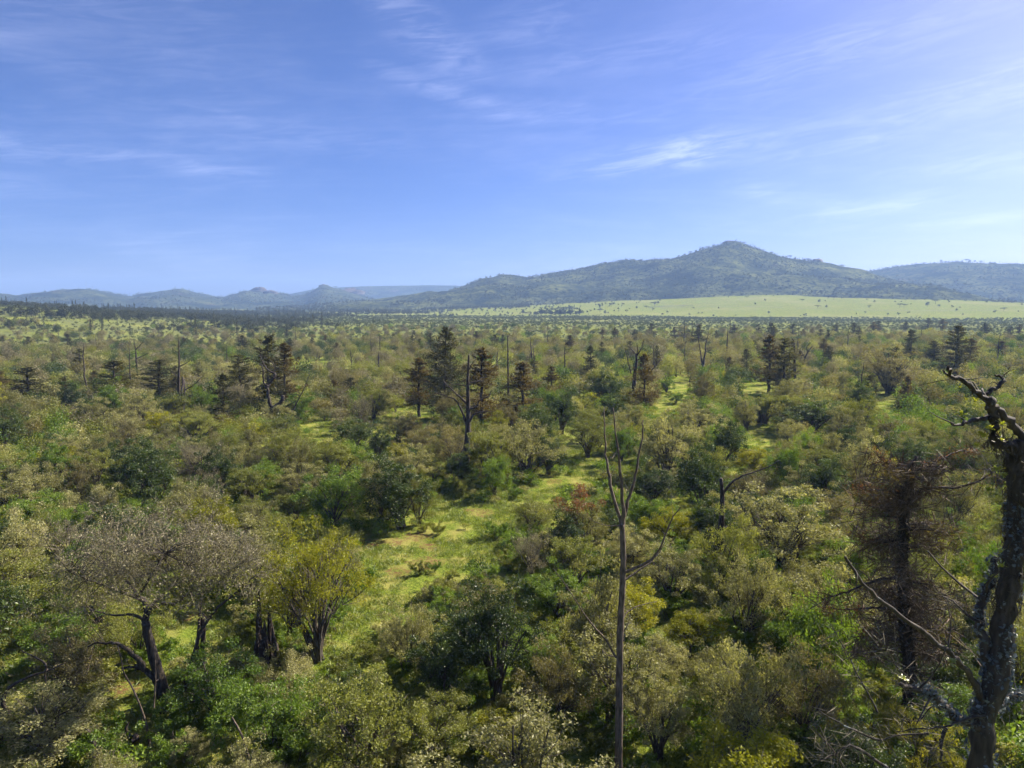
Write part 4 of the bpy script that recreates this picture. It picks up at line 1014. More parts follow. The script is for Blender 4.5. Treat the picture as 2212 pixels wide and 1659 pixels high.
# ------------------------------------------------------------------ conifers traced by foot and tip
def conifer(px, yb, yt, label, k=0, wid=1.0, mat=None, name='conifer', seed=None, group='ragged conifers standing above the bushes'):
    p = at_ground(px, yb)
    top = P(px, yt, p[1])
    h = max(4.0, top[2] - p[2])
    e = place(CON[k], name, p, seed if seed is not None else px * 0.37, (h / 14 * wid * 1.35, h / 14 * wid * 1.35, h / 14))
    tag(e, label, 'conifer', group)
    return e
tall = make_conifer(330, 15.5, 5.6, 'needle', 210, 0.6, 0.10, 110, 0.30, 0.30, 10)
p = at_ground(962, 905); h = P(967, 706, p[1])[2] - p[2]
tag(place(tall, 'conifer', p, 0.6, h / 15.5), 'tallest dark pointed conifer near the centre, bare leader at its tip', 'conifer', 'ragged conifers standing above the bushes')
LAND.append((962, 800, 'the tallest conifer'))
for a in [(581, 905, 722, 'slender dark pointed conifer behind the twisted dead tree', 1, 0.85), (618, 900, 738, 'browning conifer just right of the slender dark conifer', 2, 1.0),
          (522, 880, 765, 'stout dark conifer left of the twisted dead tree', 0, 1.5), (62, 885, 792, 'broad dark conifer near the left edge', 3, 2.2), (2, 870, 800, 'brownish conifer cut by the left edge', 2, 1.6),
          (142, 875, 812, 'small conifer between the two broad left conifers', 0, 1.6), (248, 880, 778, 'broad olive conifer left of the bare tree with upturned arms', 3, 2.0), (345, 868, 776, 'dark conifer between the bare tree and the pair of trunks', 0, 1.8),
          (484, 935, 806, 'flat-headed conifer on a bare crooked trunk, left', 3, 1.1), (1040, 945, 748, 'thin browning conifer right of the tallest conifer', 2, 1.0), (1130, 925, 780, 'loose olive conifer beside the slim forked-tip pole', 2, 1.25),
          (905, 900, 770, 'loose brownish conifer left of the tallest conifer', 2, 1.2), (1660, 850, 722, 'dark mossy conifer left of the thick straight dead trunk', 2, 1.1), (1692, 858, 728, 'dark conifer leaning beside the thick straight dead trunk', 0, 1.2),
          (2062, 815, 702, 'dense dark conifer standing tallest at the right', 0, 1.2), (2092, 806, 730, 'smaller conifer touching the tallest right one', 2, 1.3), (1966, 790, 712, 'thin leaning conifer left of the tallest right one', 1, 1.0),
          (2012, 795, 735, 'bushy dark conifer between two right conifers', 3, 1.4), (2160, 780, 735, 'low dark conifer close to the right edge', 2, 1.5), (1390, 905, 762, 'reddish-brown withered conifer beside the mossy-footed bare tree', 2, 0.9),
          (1930, 840, 748, 'dark conifer half hidden in the big round bush', 3, 1.0), (1575, 820, 770, 'small brown conifer by the forked dead tree', 2, 1.2), (760, 880, 815, 'low brownish conifer left of the clearing', 3, 1.5), (1190, 870, 790, 'loose brown conifer right of the slim pole', 2, 1.2),
          (205, 850, 800, 'thin brownish conifer left of the broad olive conifer', 2, 1.0), (430, 860, 795, 'olive conifer right of the pair of dead trunks', 3, 1.3)]:
    conifer(*a)
# conifers on the plain's edge at the right, small and dark
zc = lambda x, y: ((1250 + x / 1.77) / 1.1302, (560 + y / 1.77) / 1.1302)
for k, (x, yt, yb) in enumerate(sorted([(605, 405, 475), (805, 410, 520), (1065, 408, 470), (1120, 402, 490), (1210, 408, 470), (1480, 402, 470), (1560, 398, 465), (1582, 395, 450), (1700, 395, 440), (1795, 382, 440), (1860, 385, 440), (1935, 402, 470),
                                 (2040, 402, 480), (1255, 430, 480), (390, 430, 490), (450, 430, 480), (530, 430, 490), (700, 420, 480), (760, 430, 490), (960, 410, 470), (1330, 430, 490), (1400, 405, 450), (2150, 420, 480), (2190, 410, 460), (250, 455, 500), (180, 470, 530), (880, 440, 500)])):
    px, y1 = zc(x, yt); _, y0 = zc(x, yb)
    conifer(px, y0, y1, f'{ORD[k]} small dark conifer from the left along the far bush edge, right half', k % 4, 1.5, seed=k, group='small conifers along the far bush edge')
zl = lambda x, y: (x / 1.77 / 1.1302, (560 + y / 1.77) / 1.1302)
for k, (x, yt, yb) in enumerate(sorted([(235, 455, 500), (475, 455, 495), (390, 480, 520), (1095, 440, 480), (1005, 480, 510), (1240, 430, 470), (1570, 455, 500), (1790, 435, 480), (1700, 450, 500), (665, 455, 500), (15, 460, 520), (870, 470, 520), (2010, 450, 500), (2060, 440, 500), (120, 490, 540)])):
    px, y1 = zl(x, yt); _, y0 = zl(x, yb)
    conifer(px, y0, y1, f'{ORD[k]} small dark conifer from the left on the far light grass, left half', k % 4, 1.4, seed=k + 40, group='small conifers on the far grass')

def make_dead(seed, H, r0):
    g = np.random.default_rng(seed); out = {}
    zt = np.linspace(0, 1, 9); tp = np.stack([np.cumsum(g.normal(size=9)) * 0.09, np.cumsum(g.normal(size=9)) * 0.09, zt * H], 1); tp[:, :2] -= tp[0, :2]
    b = MB(); b.tube(tp, r0 * (1 - 0.8 * zt) + 0.01, 7, 0.14, g=g); out['trunk'] = b.mesh('trunk', [M['darkwood']], True)
    for k in range(g.integers(4, 9)):
        u = g.uniform(0.3, 0.97); a = g.uniform(0, 6.283); l = H * g.uniform(0.08, 0.26) * (1.2 - u * 0.6)
        o = np.array([np.interp(u, zt, tp[:, i]) for i in range(3)]); e = o + np.array([math.cos(a) * l, math.sin(a) * l, l * g.uniform(-0.1, 1.2)])
        b = MB(); q = bez(o, e, g.normal(size=3) * l * 0.2, 6, g); b.tube(q, np.linspace(r0 * 0.35, r0 * 0.08, 6), 5)
        for j in range(4):
            i = g.integers(2, 6); dv = g.normal(size=3) * l * 0.22; b.tube(bez(q[i], q[i] + dv, dv * 0.1, 3, g), np.linspace(r0 * 0.12, r0 * 0.04, 3), 4)
        out['branch_%d' % k] = b.mesh('branch', [M['darkwood']])
    out['H'] = H
    return out
DEADS = [make_dead(950 + i, 9.0, [0.17, 0.13, 0.2, 0.15][i]) for i in range(4)]
EXTRA = []
def extra_trees():
    g = np.random.default_rng(960); n = 0
    while n < 78:
        r = math.sqrt(g.uniform(95 ** 2, 400 ** 2)); a = math.radians(g.uniform(-36.5, 36.5)); x, y = r * math.sin(a), r * math.cos(a); z = gz(x, y)
        if r > float(edge_r(math.degrees(a))) * 1.05 or hides_clear(x, y, z, 8, 1.5, 0.0): continue
        n += 1
        if n % 5 < 2:
            e = place(DEADS[n % 4], 'dead_tree', (x, y, z), g.uniform(0, 6.28), g.uniform(0.7, 1.25)); tag(e, None, 'dead tree', DG); col, noun = 'small bare', 'dead tree'
        else:
            k = n % 4; e = place(CON[k], 'conifer', (x, y, z), g.uniform(0, 6.28), (lambda h, w: (h * w, h * w, h))(g.uniform(0.34, 0.62), g.uniform(1.1, 1.9))); tag(e, None, 'conifer', 'ragged conifers standing above the bushes'); col, noun = ('browning' if k == 2 else 'dark'), 'conifer'
        u, v, _f = proj(np.array([(x, y, z + 4)])); EXTRA.append((e, float(u[0]), float(v[0]), col, noun))
# ------------------------------------------------------------------ bushes
# grass showing in the photograph: bushes keep out of these sight areas
CLEAR = [[(790, 1165), (870, 1128), (955, 1055), (1060, 1085), (1120, 1068), (1200, 1030), (1215, 985), (1290, 985), (1300, 1060), (1225, 1062), (1120, 1105), (1095, 1180), (1060, 1235), (900, 1285), (850, 1360), (735, 1390), (730, 1330), (785, 1250)],
         [(1212, 1000), (1218, 930), (1245, 900), (1262, 985), (1330, 985), (1300, 1010)], [(790, 912), (880, 880), (930, 872), (935, 900), (830, 930)], [(780, 1065), (800, 1030), (830, 1060), (800, 1110)], [(640, 915), (700, 905), (730, 930), (660, 945)],
         [(1415, 895), (1425, 850), (1440, 822), (1490, 818), (1500, 838), (1470, 870), (1462, 895)], [(1597, 838), (1620, 820), (1685, 828), (1675, 852), (1620, 850)], [(1608, 962), (1618, 920), (1682, 922), (1692, 948), (1640, 968)],
         [(345, 1310), (440, 1285), (520, 1310), (505, 1390), (430, 1420), (350, 1410)], [(215, 1430), (330, 1425), (350, 1500), (250, 1530)], [(250, 1530), (330, 1520), (370, 1570), (250, 1640), (190, 1600)], [(1890, 850), (1915, 838), (1935, 870), (1910, 885)],
         [(1330, 1010), (1365, 985), (1380, 1050), (1340, 1050)], [(2120, 1060), (2150, 1040), (2155, 1160), (2120, 1150)], [(640, 1150), (690, 1100), (700, 1150), (660, 1180)]]
CLEAR = [np.array(c, float) for c in CLEAR]
def inside(poly, x, y):
    x, y = np.asarray(x, float), np.asarray(y, float)
    r = np.zeros(x.shape, bool); n = len(poly); j = n - 1
    for i in range(n):
        xi, yi = poly[i]; xj, yj = poly[j]
        c = ((yi > y) != (yj > y)) & (x < (xj - xi) * (y - yi) / (yj - yi + 1e-9) + xi)
        r ^= c; j = i
    return r
def hides_clear(x, y, z, h, r, lim=0.05):
    """does a plant of that size stand in front of grass the photograph shows?"""
    p = [(x + a * r, y, z + b * h) for a in (-0.75, -0.4, 0, 0.4, 0.75) for b in (0.15, 0.5, 0.9)]
    u, v, _f = proj(np.array(p))
    c = sum(inside(c, u, v).sum() for c in CLEAR)
    return c / len(p) > max(lim, 0)

taken = []                                     # x, y, radius of every near plant
def hero(px, yb, yt, w, kind, label, idx=0, name='bush', cat='bush', proto=None, land=None, rz=0.0):
    p = at_ground(px, yb)
    h = P(px, yt, p[1])[2] - p[2]
    r = w * 0.5 / F_PX * math.hypot(p[0], p[1])
    pr = proto or PB[kind][idx % len(PB[kind])]
    e = place(pr, name, p, rz or px * 0.61, (r / pr['R'], r / pr['R'], h / pr['H']))
    tag(e, label, cat)
    taken.append((p[0], p[1], r * 0.8))
    if land: LAND.append((px, (yb + yt) / 2, land))
    return e
redb = make_bush(400, 4.4, 2.2, 80, 120, 0.11, 'khaki', 8, red=0.13)
hero(1262, 1190, 1048, 120, 'khaki', 'round bush with a rust-red flush over its top, right of the clearing', proto=redb, land='the red-topped bush')
tal = make_bush(401, 7.5, 3.0, 110, 110, 0.11, 'yellow', 5, low=0.38)
hero(455, 1200, 1075, 125, 'yellow', 'round-headed yellow-green tree above the large grey tree', 0, 'tree', 'tree', land='the yellow-green round tree')
hero(690, 1430, 1105, 210, 'yellow', 'tall many-stemmed olive-yellow tree left of the clearing', 0, 'tree', 'tree', proto=tal, land='the tall many-stemmed olive tree')
hero(1448, 1200, 1092, 115, 'yellow', 'yellow-topped round bush right of the three-pronged trunk', 1, land='the yellow-topped bush')
dk = make_bush(402, 7.0, 2.4, 110, 130, 0.12, 'dark', 2, low=0.30)
hero(1070, 1510, 1248, 190, 'dark', 'dense dark green tree in front of the clearing', 0, 'tree', 'tree', proto=dk, land='the dense dark green tree')
for a in [(720, 1135, 1000, 150, 'green', 'bright green spreading bush at the clearing\'s left end', 0, 'the bright green spreading bush'), (868, 1142, 985, 150, 'dark', 'tall dark green bush with shade under it, left of the clearing', 0, 'the tall dark bush by the clearing'),
          (905, 1135, 1010, 90, 'olive', 'olive bush leaning on the tall dark bush by the clearing', 0, None), (825, 1120, 985, 110, 'khaki', 'dull khaki bush behind the tall dark bush', 1, None),
          (1140, 1035, 905, 150, 'khaki', 'big khaki bush beside the bare tree above the clearing', 0, 'the big khaki bush'), (1060, 1045, 915, 110, 'olive', 'olive bush at the foot of the bare tree', 1, None), (1185, 1025, 940, 80, 'dark', 'dark low bush on the right flank of the big khaki bush', 1, None),
          (985, 1020, 905, 105, 'brown', 'brownish bush left of the bare tree\'s trunk', 0, None), (1212, 938, 843, 70, 'dark', 'narrow dark green bush above the grass path', 0, 'the narrow dark bush'), (1270, 988, 895, 90, 'olive', 'rounded olive bush right of the grass path', 2, 'the rounded bush right of the path'),
          (1440, 1035, 885, 130, 'khaki', 'big domed khaki bush right of the three-pronged trunk', 2, 'the big domed bush'), (1152, 1150, 1075, 100, 'olive', 'rounded olive bush in the lower clearing', 0, None), (1210, 1215, 1110, 95, 'dark', 'dark bush below the red-topped bush', 1, None),
          (845, 860, 815, 100, 'brown', 'brown rounded bush behind the small grass patch', 1, None), (1920, 850, 742, 120, 'brown', 'large round brown tree at right, above the bushes', 1, 'the large round brown tree'), (1750, 945, 865, 120, 'dark', 'dark leafy bush over a row of bare stems', 0, 'the dark bush on bare stems'),
          (1560, 1020, 905, 85, 'dark', 'dark ivy-hung bush left of the small grass patch', 1, 'the ivy-hung dark bush'), (1460, 872, 846, 40, 'green', 'small bright green bush in the upper grass strip', 0, None), (1440, 848, 810, 40, 'green', 'bright green bush at the top of the upper grass strip', 1, None),
          (1500, 950, 860, 95, 'khaki', 'pale round-topped khaki bush right of the upper grass strip', 3, None), (1710, 900, 830, 80, 'khaki', 'pale bush below the thick straight dead trunk', 1, None), (770, 985, 905, 100, 'dark', 'dark glossy bush behind the bright green one', 1, None),
          (780, 935, 838, 60, 'grey', 'small pale tree on a slim stem by the grass patch', 0, None), (860, 960, 885, 75, 'khaki', 'khaki bush on the small grass patch, left one', 0, None), (895, 965, 890, 75, 'brown', 'brown bush on the small grass patch, right one', 2, None),
          (430, 955, 880, 100, 'olive', 'olive bush at the foot of the pair of trunks', 1, None), (1610, 1390, 1190, 150, 'khaki', 'large speckled khaki bush right of the three-pronged trunk', 0, None), (1290, 1480, 1190, 170, 'khaki', 'large khaki bush behind the three-pronged trunk', 2, 'the large khaki bush behind the pole'),
          (1690, 1250, 1030, 190, 'khaki', 'big pale-leaved bush between the broken trunk and the dying conifer', 3, 'the big pale-leaved bush'), (1590, 1640, 1345, 230, 'khaki', 'large pale bush with visible stems at the bottom right', 1, 'the large pale bottom bush'), (1770, 1500, 1280, 170, 'green', 'green glossy bush right of the large pale bush', 2, None),
          (470, 1560, 1400, 170, 'green', 'sprawling green bush right of the grey tree\'s foot', 1, 'the sprawling green bush'), (600, 1640, 1470, 220, 'green', 'wide bright green bush at the bottom left of centre', 2, 'the wide green bottom bush'), (770, 1600, 1450, 110, 'dark', 'dark shadowed bush at the bottom', 1, None),
          (880, 1460, 1300, 130, 'khaki', 'speckled khaki bush leaning against the dense dark green tree\'s left side', 0, None), (1190, 1600, 1400, 170, 'brown', 'brown speckled bush right of the dense dark green tree', 2, None), (940, 1640, 1500, 170, 'olive', 'olive bush at the bottom centre', 2, None),
          (120, 1640, 1480, 230, 'khaki', 'pale khaki bush filling the bottom left corner', 2, 'the pale corner bush'), (1420, 1640, 1440, 150, 'khaki', 'khaki bush just right of the pole\'s foot', 3, None), (1110, 1655, 1540, 200, 'yellow', 'yellowish bush at the bottom edge by the pole', 1, None), (520, 1240, 1140, 80, 'dark', 'dark shaded bush right of the yellow-green round tree', 0, None),
          (40, 1330, 1195, 150, 'olive', 'olive bush at the left edge beside the grey tree', 0, None), (60, 1150, 1060, 130, 'green', 'green bush near the left edge above the grey tree', 0, None)]:
    hero(*a[:6], idx=a[6], land=a[7])
# yellow-green conifer sprays low at right
spr = make_bush(410, 3.0, 1.6, 60, 90, 0.11, 'spray', 2, ratio=0.3)
hero(1985, 1690, 1530, 120, 'olive', 'yellow-green feathery bush under the gnarled tree', proto=spr)
hero(1870, 1640, 1500, 110, 'olive', 'yellow-green feathery bush left of the gnarled tree\'s twigs', proto=spr, rz=2.0)

# filler bushes: blue-noise over the valley, thinning with the distance as the bushland does
def edge_r(a): return np.interp(a, [-60, -36, -10, 0, 8, 15, 25, 37, 60], [330, 325, 315, 305, 320, 370, 420, 455, 455])
cand = []
g = np.random.default_rng(77)
CELL = 4.0
gridm = {}
def far_enough(x, y, s):
    i, j = int(x // CELL), int(y // CELL); k = int(s // CELL) + 1
    for a in range(i - k, i + k + 1):
        for b in range(j - k, j + k + 1):
            for (u, v, w) in gridm.get((a, b), ()):
                if (u - x) ** 2 + (v - y) ** 2 < (0.5 * (s + w)) ** 2: return False
    return True
for x, y, r in taken: gridm.setdefault((int(x // CELL), int(y // CELL)), []).append((x, y, r * 1.6))
N_TRY = 60000
tr_r = np.sqrt(g.uniform(14 ** 2, 490 ** 2, N_TRY)); near = g.random(N_TRY) < 0.28
tr_r[near] = np.sqrt(g.uniform(14 ** 2, 130 ** 2, near.sum()))
tr_a = g.uniform(-43, 43, N_TRY)
TX, TY = tr_r * np.sin(np.radians(tr_a)), tr_r * np.cos(np.radians(tr_a))
TZ = ground_z(TX, TY)
pat = fbm(TX / 30, TY / 30, 3, 61); pat2 = fbm(TX / 60, TY / 60, 3, 71)
ER = edge_r(tr_a) * (1 + 0.35 * fbm(TX / 80, TY / 80, 2, 91))
kinds = ['khaki', 'olive', 'green', 'dark', 'yellow', 'grey', 'brown']
for i in range(N_TRY):
    r, x, y = tr_r[i], TX[i], TY[i]
    if r > ER[i] and g.random() > 0.02: continue
    if r > 110 and pat[i] < -0.24: continue
    w = np.array([0.37, 0.21, 0.10, 0.09, 0.03, 0.08, 0.12])
    if r < 34: w = np.array([0.42, 0.22, 0.06, 0.09, 0.04, 0.07, 0.13]); w = w / w.sum()
    if r > 120: w = np.array([0.15, 0.19, 0.03, 0.23, 0.01, 0.18, 0.21])
    if pat2[i] > 0.08: w = w * np.array([0.6, 1.2, 2.0, 1.5, 1.3, 0.6, 0.6])
    if pat2[i] < -0.08: w = w * np.array([1.4, 0.8, 0.4, 0.6, 0.8, 1.5, 1.5])
    kd = kinds[g.choice(7, p=w / w.sum())]
    s = g.uniform(0.62, 1.12) * (1.0 if r < 60 else 1.05)
    R, H = 2.25 * s, 4.5 * s * g.uniform(0.75, 1.35)
    if x * x + y * y < 18 ** 2: H *= 0.8
    if not far_enough(x, y, R * (1.8 if r < 70 else 1.62 if r < 150 else 1.7)): continue
    if y < 24.5:
        u_, v_, f_ = proj(np.array([(x - R, y, TZ[i] + H * 0.5), (x + R, y, TZ[i] + H * 0.5)]))
        if u_[0] < 1385 and u_[1] > 1295: continue
    if hides_clear(x, y, TZ[i], H, R):
        s *= 0.45; R *= 0.45; H *= 0.4
        if hides_clear(x, y, TZ[i], H, R, -0.01) or g.random() < 0.5: continue
    gridm.setdefault((int(x // CELL), int(y // CELL)), []).append((x, y, R * (1.8 if r < 70 else 1.62 if r < 150 else 1.7)))
    cand.append((r, x, y, TZ[i], R, H, kd))
cand.sort(key=lambda c: -(c[4] * c[5]) / c[0] ** 2)
def in_view(x, y, z, h):
    u, v, f = proj(np.array([(x, y, z), (x, y, z + h)]))
    return f.min() > 2 and u.min() > -40 and u.max() < 2252 and v.min() < 1700 and v.min() > 0
single, rest = [], []
for c in cand:
    (single if len(single) < 255 and in_view(c[1], c[2], c[3], c[5]) else rest).append(c)

COLW = {'khaki': 'khaki', 'olive': 'olive', 'green': 'fresh green', 'dark': 'dark green', 'yellow': 'yellow-green', 'grey': 'grey twiggy', 'brown': 'brownish'}
LP = np.array([(a, b) for a, b, _ in LAND])
def name_by_landmark(items):
    """items: (object, px, py, colour word, noun). Says which one by its nearest landmark, side and rank."""
    bins = {}
    for o, px, py, col, noun in items:
        dd = np.hypot(LP[:, 0] - px, (LP[:, 1] - py) * 1.3); k = int(dd.argmin())
        dx, dy = px - LP[k, 0], py - LP[k, 1]
        side = ('right of' if dx > 0 else 'left of') if abs(dx) > abs(dy) * 1.1 else ('below' if dy > 0 else 'above')
        bins.setdefault((col, noun, side, k), []).append((dd[k], o))
    for (col, noun, side, k), lst in bins.items():
        lst.sort(key=lambda t: t[0])
        for i, (_, o) in enumerate(lst):
            if len(lst) == 1: o['label'] = f'{col} {noun} {side} {LAND[k][2]}'
            else: o['label'] = f'{"nearest" if i == 0 else ORD[min(i, 29)]} {col} {noun} {side} {LAND[k][2]}'
items = []
for r, x, y, z, R, H, kd in single:
    pr = PB[kd][g.integers(0, len(PB[kd]))]
    e = place(pr, 'bush', (x, y, z), g.uniform(0, 6.28), (R / pr['R'], R / pr['R'], H / pr['H']))
    tag(e, None, 'bush', 'bushes of the near bushland')
    u, v, _f = proj(np.array([(x, y, z + H * 0.6)]))
    items.append((e, float(u[0]), float(v[0]), COLW[kd], 'bush'))
name_by_landmark(items)
extra_trees()
name_by_landmark(EXTRA)

# ------------------------------------------------------------------ scattered plants nobody could count
def scatter(name, label, cat, pts, scl, rot, sources, n_src=None):
    """one object: plants set out at points by geometry nodes"""
    pts = np.asarray(pts, np.float32)
    me = bpy.data.meshes.new(name)
    me.vertices.add(len(pts)); me.vertices.foreach_set('co', pts.ravel())
    scl = np.asarray(scl, np.float32)
    if scl.ndim == 1: scl = np.stack([scl] * 3, 1)
    a = me.attributes.new('scl', 'FLOAT_VECTOR', 'POINT'); a.data.foreach_set('vector', scl.ravel())
    rv = np.zeros((len(pts), 3), np.float32); rv[:, 2] = rot
    a = me.attributes.new('rot', 'FLOAT_VECTOR', 'POINT'); a.data.foreach_set('vector', rv.ravel())
    a = me.attributes.new('idx', 'INT', 'POINT'); a.data.foreach_set('value', np.random.default_rng(len(pts)).integers(0, len(sources), len(pts)).astype(np.int32))
    o = link(name, me)
    ng = bpy.data.node_groups.new(name, 'GeometryNodeTree')
    ng.interface.new_socket('Geometry', in_out='INPUT', socket_type='NodeSocketGeometry')
    ng.interface.new_socket('Geometry', in_out='OUTPUT', socket_type='NodeSocketGeometry')
    N, L = ng.nodes, ng.links
    gi, go = N.new('NodeGroupInput'), N.new('NodeGroupOutput')
    ip = N.new('GeometryNodeInstanceOnPoints')
    jn = N.new('GeometryNodeJoinGeometry')
    for s in sources:
        oi = N.new('GeometryNodeObjectInfo'); oi.inputs['Object'].default_value = s
        oi.inputs['As Instance'].default_value = True
        L.new(oi.outputs['Geometry'], jn.inputs[0])
    L.new(gi.outputs[0], ip.inputs['Points']); L.new(jn.outputs[0], ip.inputs['Instance'])
    ip.inputs['Pick Instance'].default_value = True
    for nm, typ, sock in (('idx', 'INT', 'Instance Index'), ('rot', 'FLOAT_VECTOR', 'Rotation'), ('scl', 'FLOAT_VECTOR', 'Scale')):
        at = N.new('GeometryNodeInputNamedAttribute'); at.data_type = typ; at.inputs['Name'].default_value = nm
        L.new(at.outputs['Attribute'], ip.inputs[sock])
    L.new(ip.outputs[0], go.inputs[0])
    md = o.modifiers.new('scatter', 'NODES'); md.node_group = ng
    tag(o, label, cat, kind='stuff')
    return o
def src(name, me):                              # a mesh the scatter objects draw on
    return bpy.data.objects.new(name, me)
MID = {k: [src('bush', join_mesh(500 + i * 7 + j, 4.5, 2.25, 1300, 0.24, k)) for j in range(3)] for i, k in enumerate(kinds)}
# bushes past the first three hundred
for kd in kinds:
    pass
allmid = [s for k in kinds for s in MID[k]]
wts = [c for c in rest]
by = {k: [c for c in wts if c[6] == k] for k in kinds}
pts, scl, rot, srcs = [], [], [], []
def scatter_multi(name, label, cat, groups):
    """groups: (sources, points, scales, rotations); sources picked within each group"""
    S, Pn, Sc, Ro, Ix = [], [], [], [], []
    gg = np.random.default_rng(5)
    for so, p, s, r in groups:
        if len(p) == 0: continue
        b0 = len(S); S += so
        Pn.append(np.asarray(p)); Ro.append(np.asarray(r))
        s = np.asarray(s); Sc.append(np.stack([s] * 3, 1) if s.ndim == 1 else s)
        Ix.append(b0 + gg.integers(0, len(so), len(p)))
    o = scatter(name, label, cat, np.vstack(Pn), np.vstack(Sc), np.concatenate(Ro), S)
    ix = np.concatenate(Ix).astype(np.int32)
    ng = o.modifiers[0].node_group                # a joined multi-input may list its sources backwards: names decide nothing, order does
    o.data.attributes['idx'].data.foreach_set('value', (len(S) - 1 - ix) if REV else ix)
    return o
REV = True   # a joined multi-input lists its last link first
groups = []
for k in kinds:
    b = by[k]
    if b: groups.append((MID[k], [(c[1], c[2], c[3]) for c in b], [(c[4] / 2.25, c[4] / 2.25, c[5] / 4.5) for c in b], g.uniform(0, 6.28, len(b))))
scatter_multi('bushland', 'dense khaki, brown and green bushes covering the middle distance', 'bushes', groups)
n_mid = len(rest)

# low shrubs: near ones single, the others scattered
lows, lowrest = [], []
g = np.random.default_rng(88)
n = 9000
r_ = np.sqrt(g.uniform(15 ** 2, 190 ** 2, n)); r_[: n // 2] = np.sqrt(g.uniform(15 ** 2, 75 ** 2, n // 2)); a_ = np.radians(g.uniform(-42, 42, n))
LX, LY = r_ * np.sin(a_), r_ * np.cos(a_); LZ = ground_z(LX, LY)
U, V, _f = proj(np.stack([LX, LY, LZ + 0.3], 1))
bad = np.zeros(n, bool)
for c in CLEAR: bad |= inside(c, U, V)
lg = {}
for i in range(n):
    if bad[i] and g.random() > 0.012: continue
    ky = (int(LX[i] // 2.1), int(LY[i] // 2.1))
    if ky in lg: continue
    lg[ky] = 1
    s = g.uniform(0.5, 1.25) * (0.5 if bad[i] else 1)
    (lows if r_[i] < 52 and abs(math.degrees(a_[i])) < 37 and V[i] < 1690 else lowrest).append((r_[i], LX[i], LY[i], LZ[i], s, g.choice([0, 1, 2, 3], p=[0.35, 0.3, 0.2, 0.15])))
lows.sort()
lowrest += lows[230:]; lows = lows[:230]
items = []
for r, x, y, z, s, k in lows:
    e = place(LOWS[k], 'low_shrub', (x, y, z), g.uniform(0, 6.28), s)
    tag(e, None, 'shrub', 'low shrubs between the near bushes')
    u, v, _f = proj(np.array([(x, y, z + s * 0.6)]))
    items.append((e, float(u[0]), float(v[0]), ['fresh green', 'fresh green', 'olive', 'khaki'][k], 'low shrub'))
name_by_landmark(items)
LOWM = [src('shrub', join_mesh(600 + i, 1.3, 1.15, 420, 0.17, k, stems=3)) for i, k in enumerate(['green', 'olive', 'khaki', 'green'])]
scatter('undergrowth', 'low green undergrowth between the bushes', 'undergrowth', [(c[1], c[2], c[3]) for c in lowrest], [c[4] for c in lowrest], g.uniform(0, 6.28, len(lowrest)), LOWM)

# named small shrubs on the grass of the clearing
for k, (px, py, hgt, lab) in enumerate([(1000, 1070, 38, 'small dark shrub casting a shadow at the clearing head'), (1112, 1075, 26, 'small green shrub on the clearing\'s upper edge'), (1072, 1165, 38, 'upright leafy green shrub standing in the clearing'),
        (945, 1155, 26, 'small tufted shrub at the clearing\'s left side'), (918, 1150, 24, 'little twiggy shrub with a long shadow in the clearing'), (1232, 1025, 12, 'tiny dark shrub on the upper grass path'), (1395, 930, 10, 'tiny shrub right of the grass path'), (1040, 1095, 7, 'tiny tuft by the red soil patch'),
        (1445, 858, 12, 'small rounded shrub on the upper grass strip'), (940, 1235, 22, 'thin weed standing in the lower clearing'), (1110, 1225, 40, 'thin twiggy shrub at the clearing\'s lower right edge'), (905, 1240, 30, 'dark upright shrub at the clearing\'s lower left edge')]):
    p = at_ground(px, py); h = P(px, py - hgt, p[1])[2] - p[2]
    e = place(LOWS[[2, 0, 0, 2][k % 4]], 'low_shrub', p, k * 1.3, (h / 1.3 * 0.75, h / 1.3 * 0.75, h / 1.3))
    tag(e, lab, 'shrub', 'small shrubs on the clearing')

# grass
tufts = []
for s in range(4):
    gg = np.random.default_rng(700 + s); b = MB(); n = 34
    c = gg.normal(size=(n, 3)) * np.array([0.16, 0.16, 0]); hh = gg.uniform(0.08, 0.22, n)
    ax = gg.normal(size=(n, 3)) * 0.35 + np.array([0, 0, 1.0]); ax /= np.linalg.norm(ax, axis=1)[:, None]
    b.leaves(c + ax * (hh * 0.45)[:, None], hh, gg, 0, 0.16, axis=ax * 3)
    tufts.append(src('grass_tuft', b.mesh('grass_tuft', [M['grass']])))
g = np.random.default_rng(99)
n = 46000
r_ = np.sqrt(g.uniform(22 ** 2, 150 ** 2, n)); r_[: n // 2] = np.sqrt(g.uniform(22 ** 2, 85 ** 2, n // 2)); a_ = np.radians(g.uniform(-40, 40, n))
X_, Y_ = r_ * np.sin(a_), r_ * np.cos(a_); Z_ = ground_z(X_, Y_)
ok = fbm(X_ / 5, Y_ / 5, 3, 15) > -0.12
for sx, sy, sr in SOIL: ok &= np.hypot(X_ - sx, Y_ - sy) > sr * 0.8
scatter('grass', 'short green grass of the clearings', 'grass', np.stack([X_, Y_, Z_], 1)[ok], g.uniform(0.7, 1.9, ok.sum()), g.uniform(0, 6.28, ok.sum()), tufts)

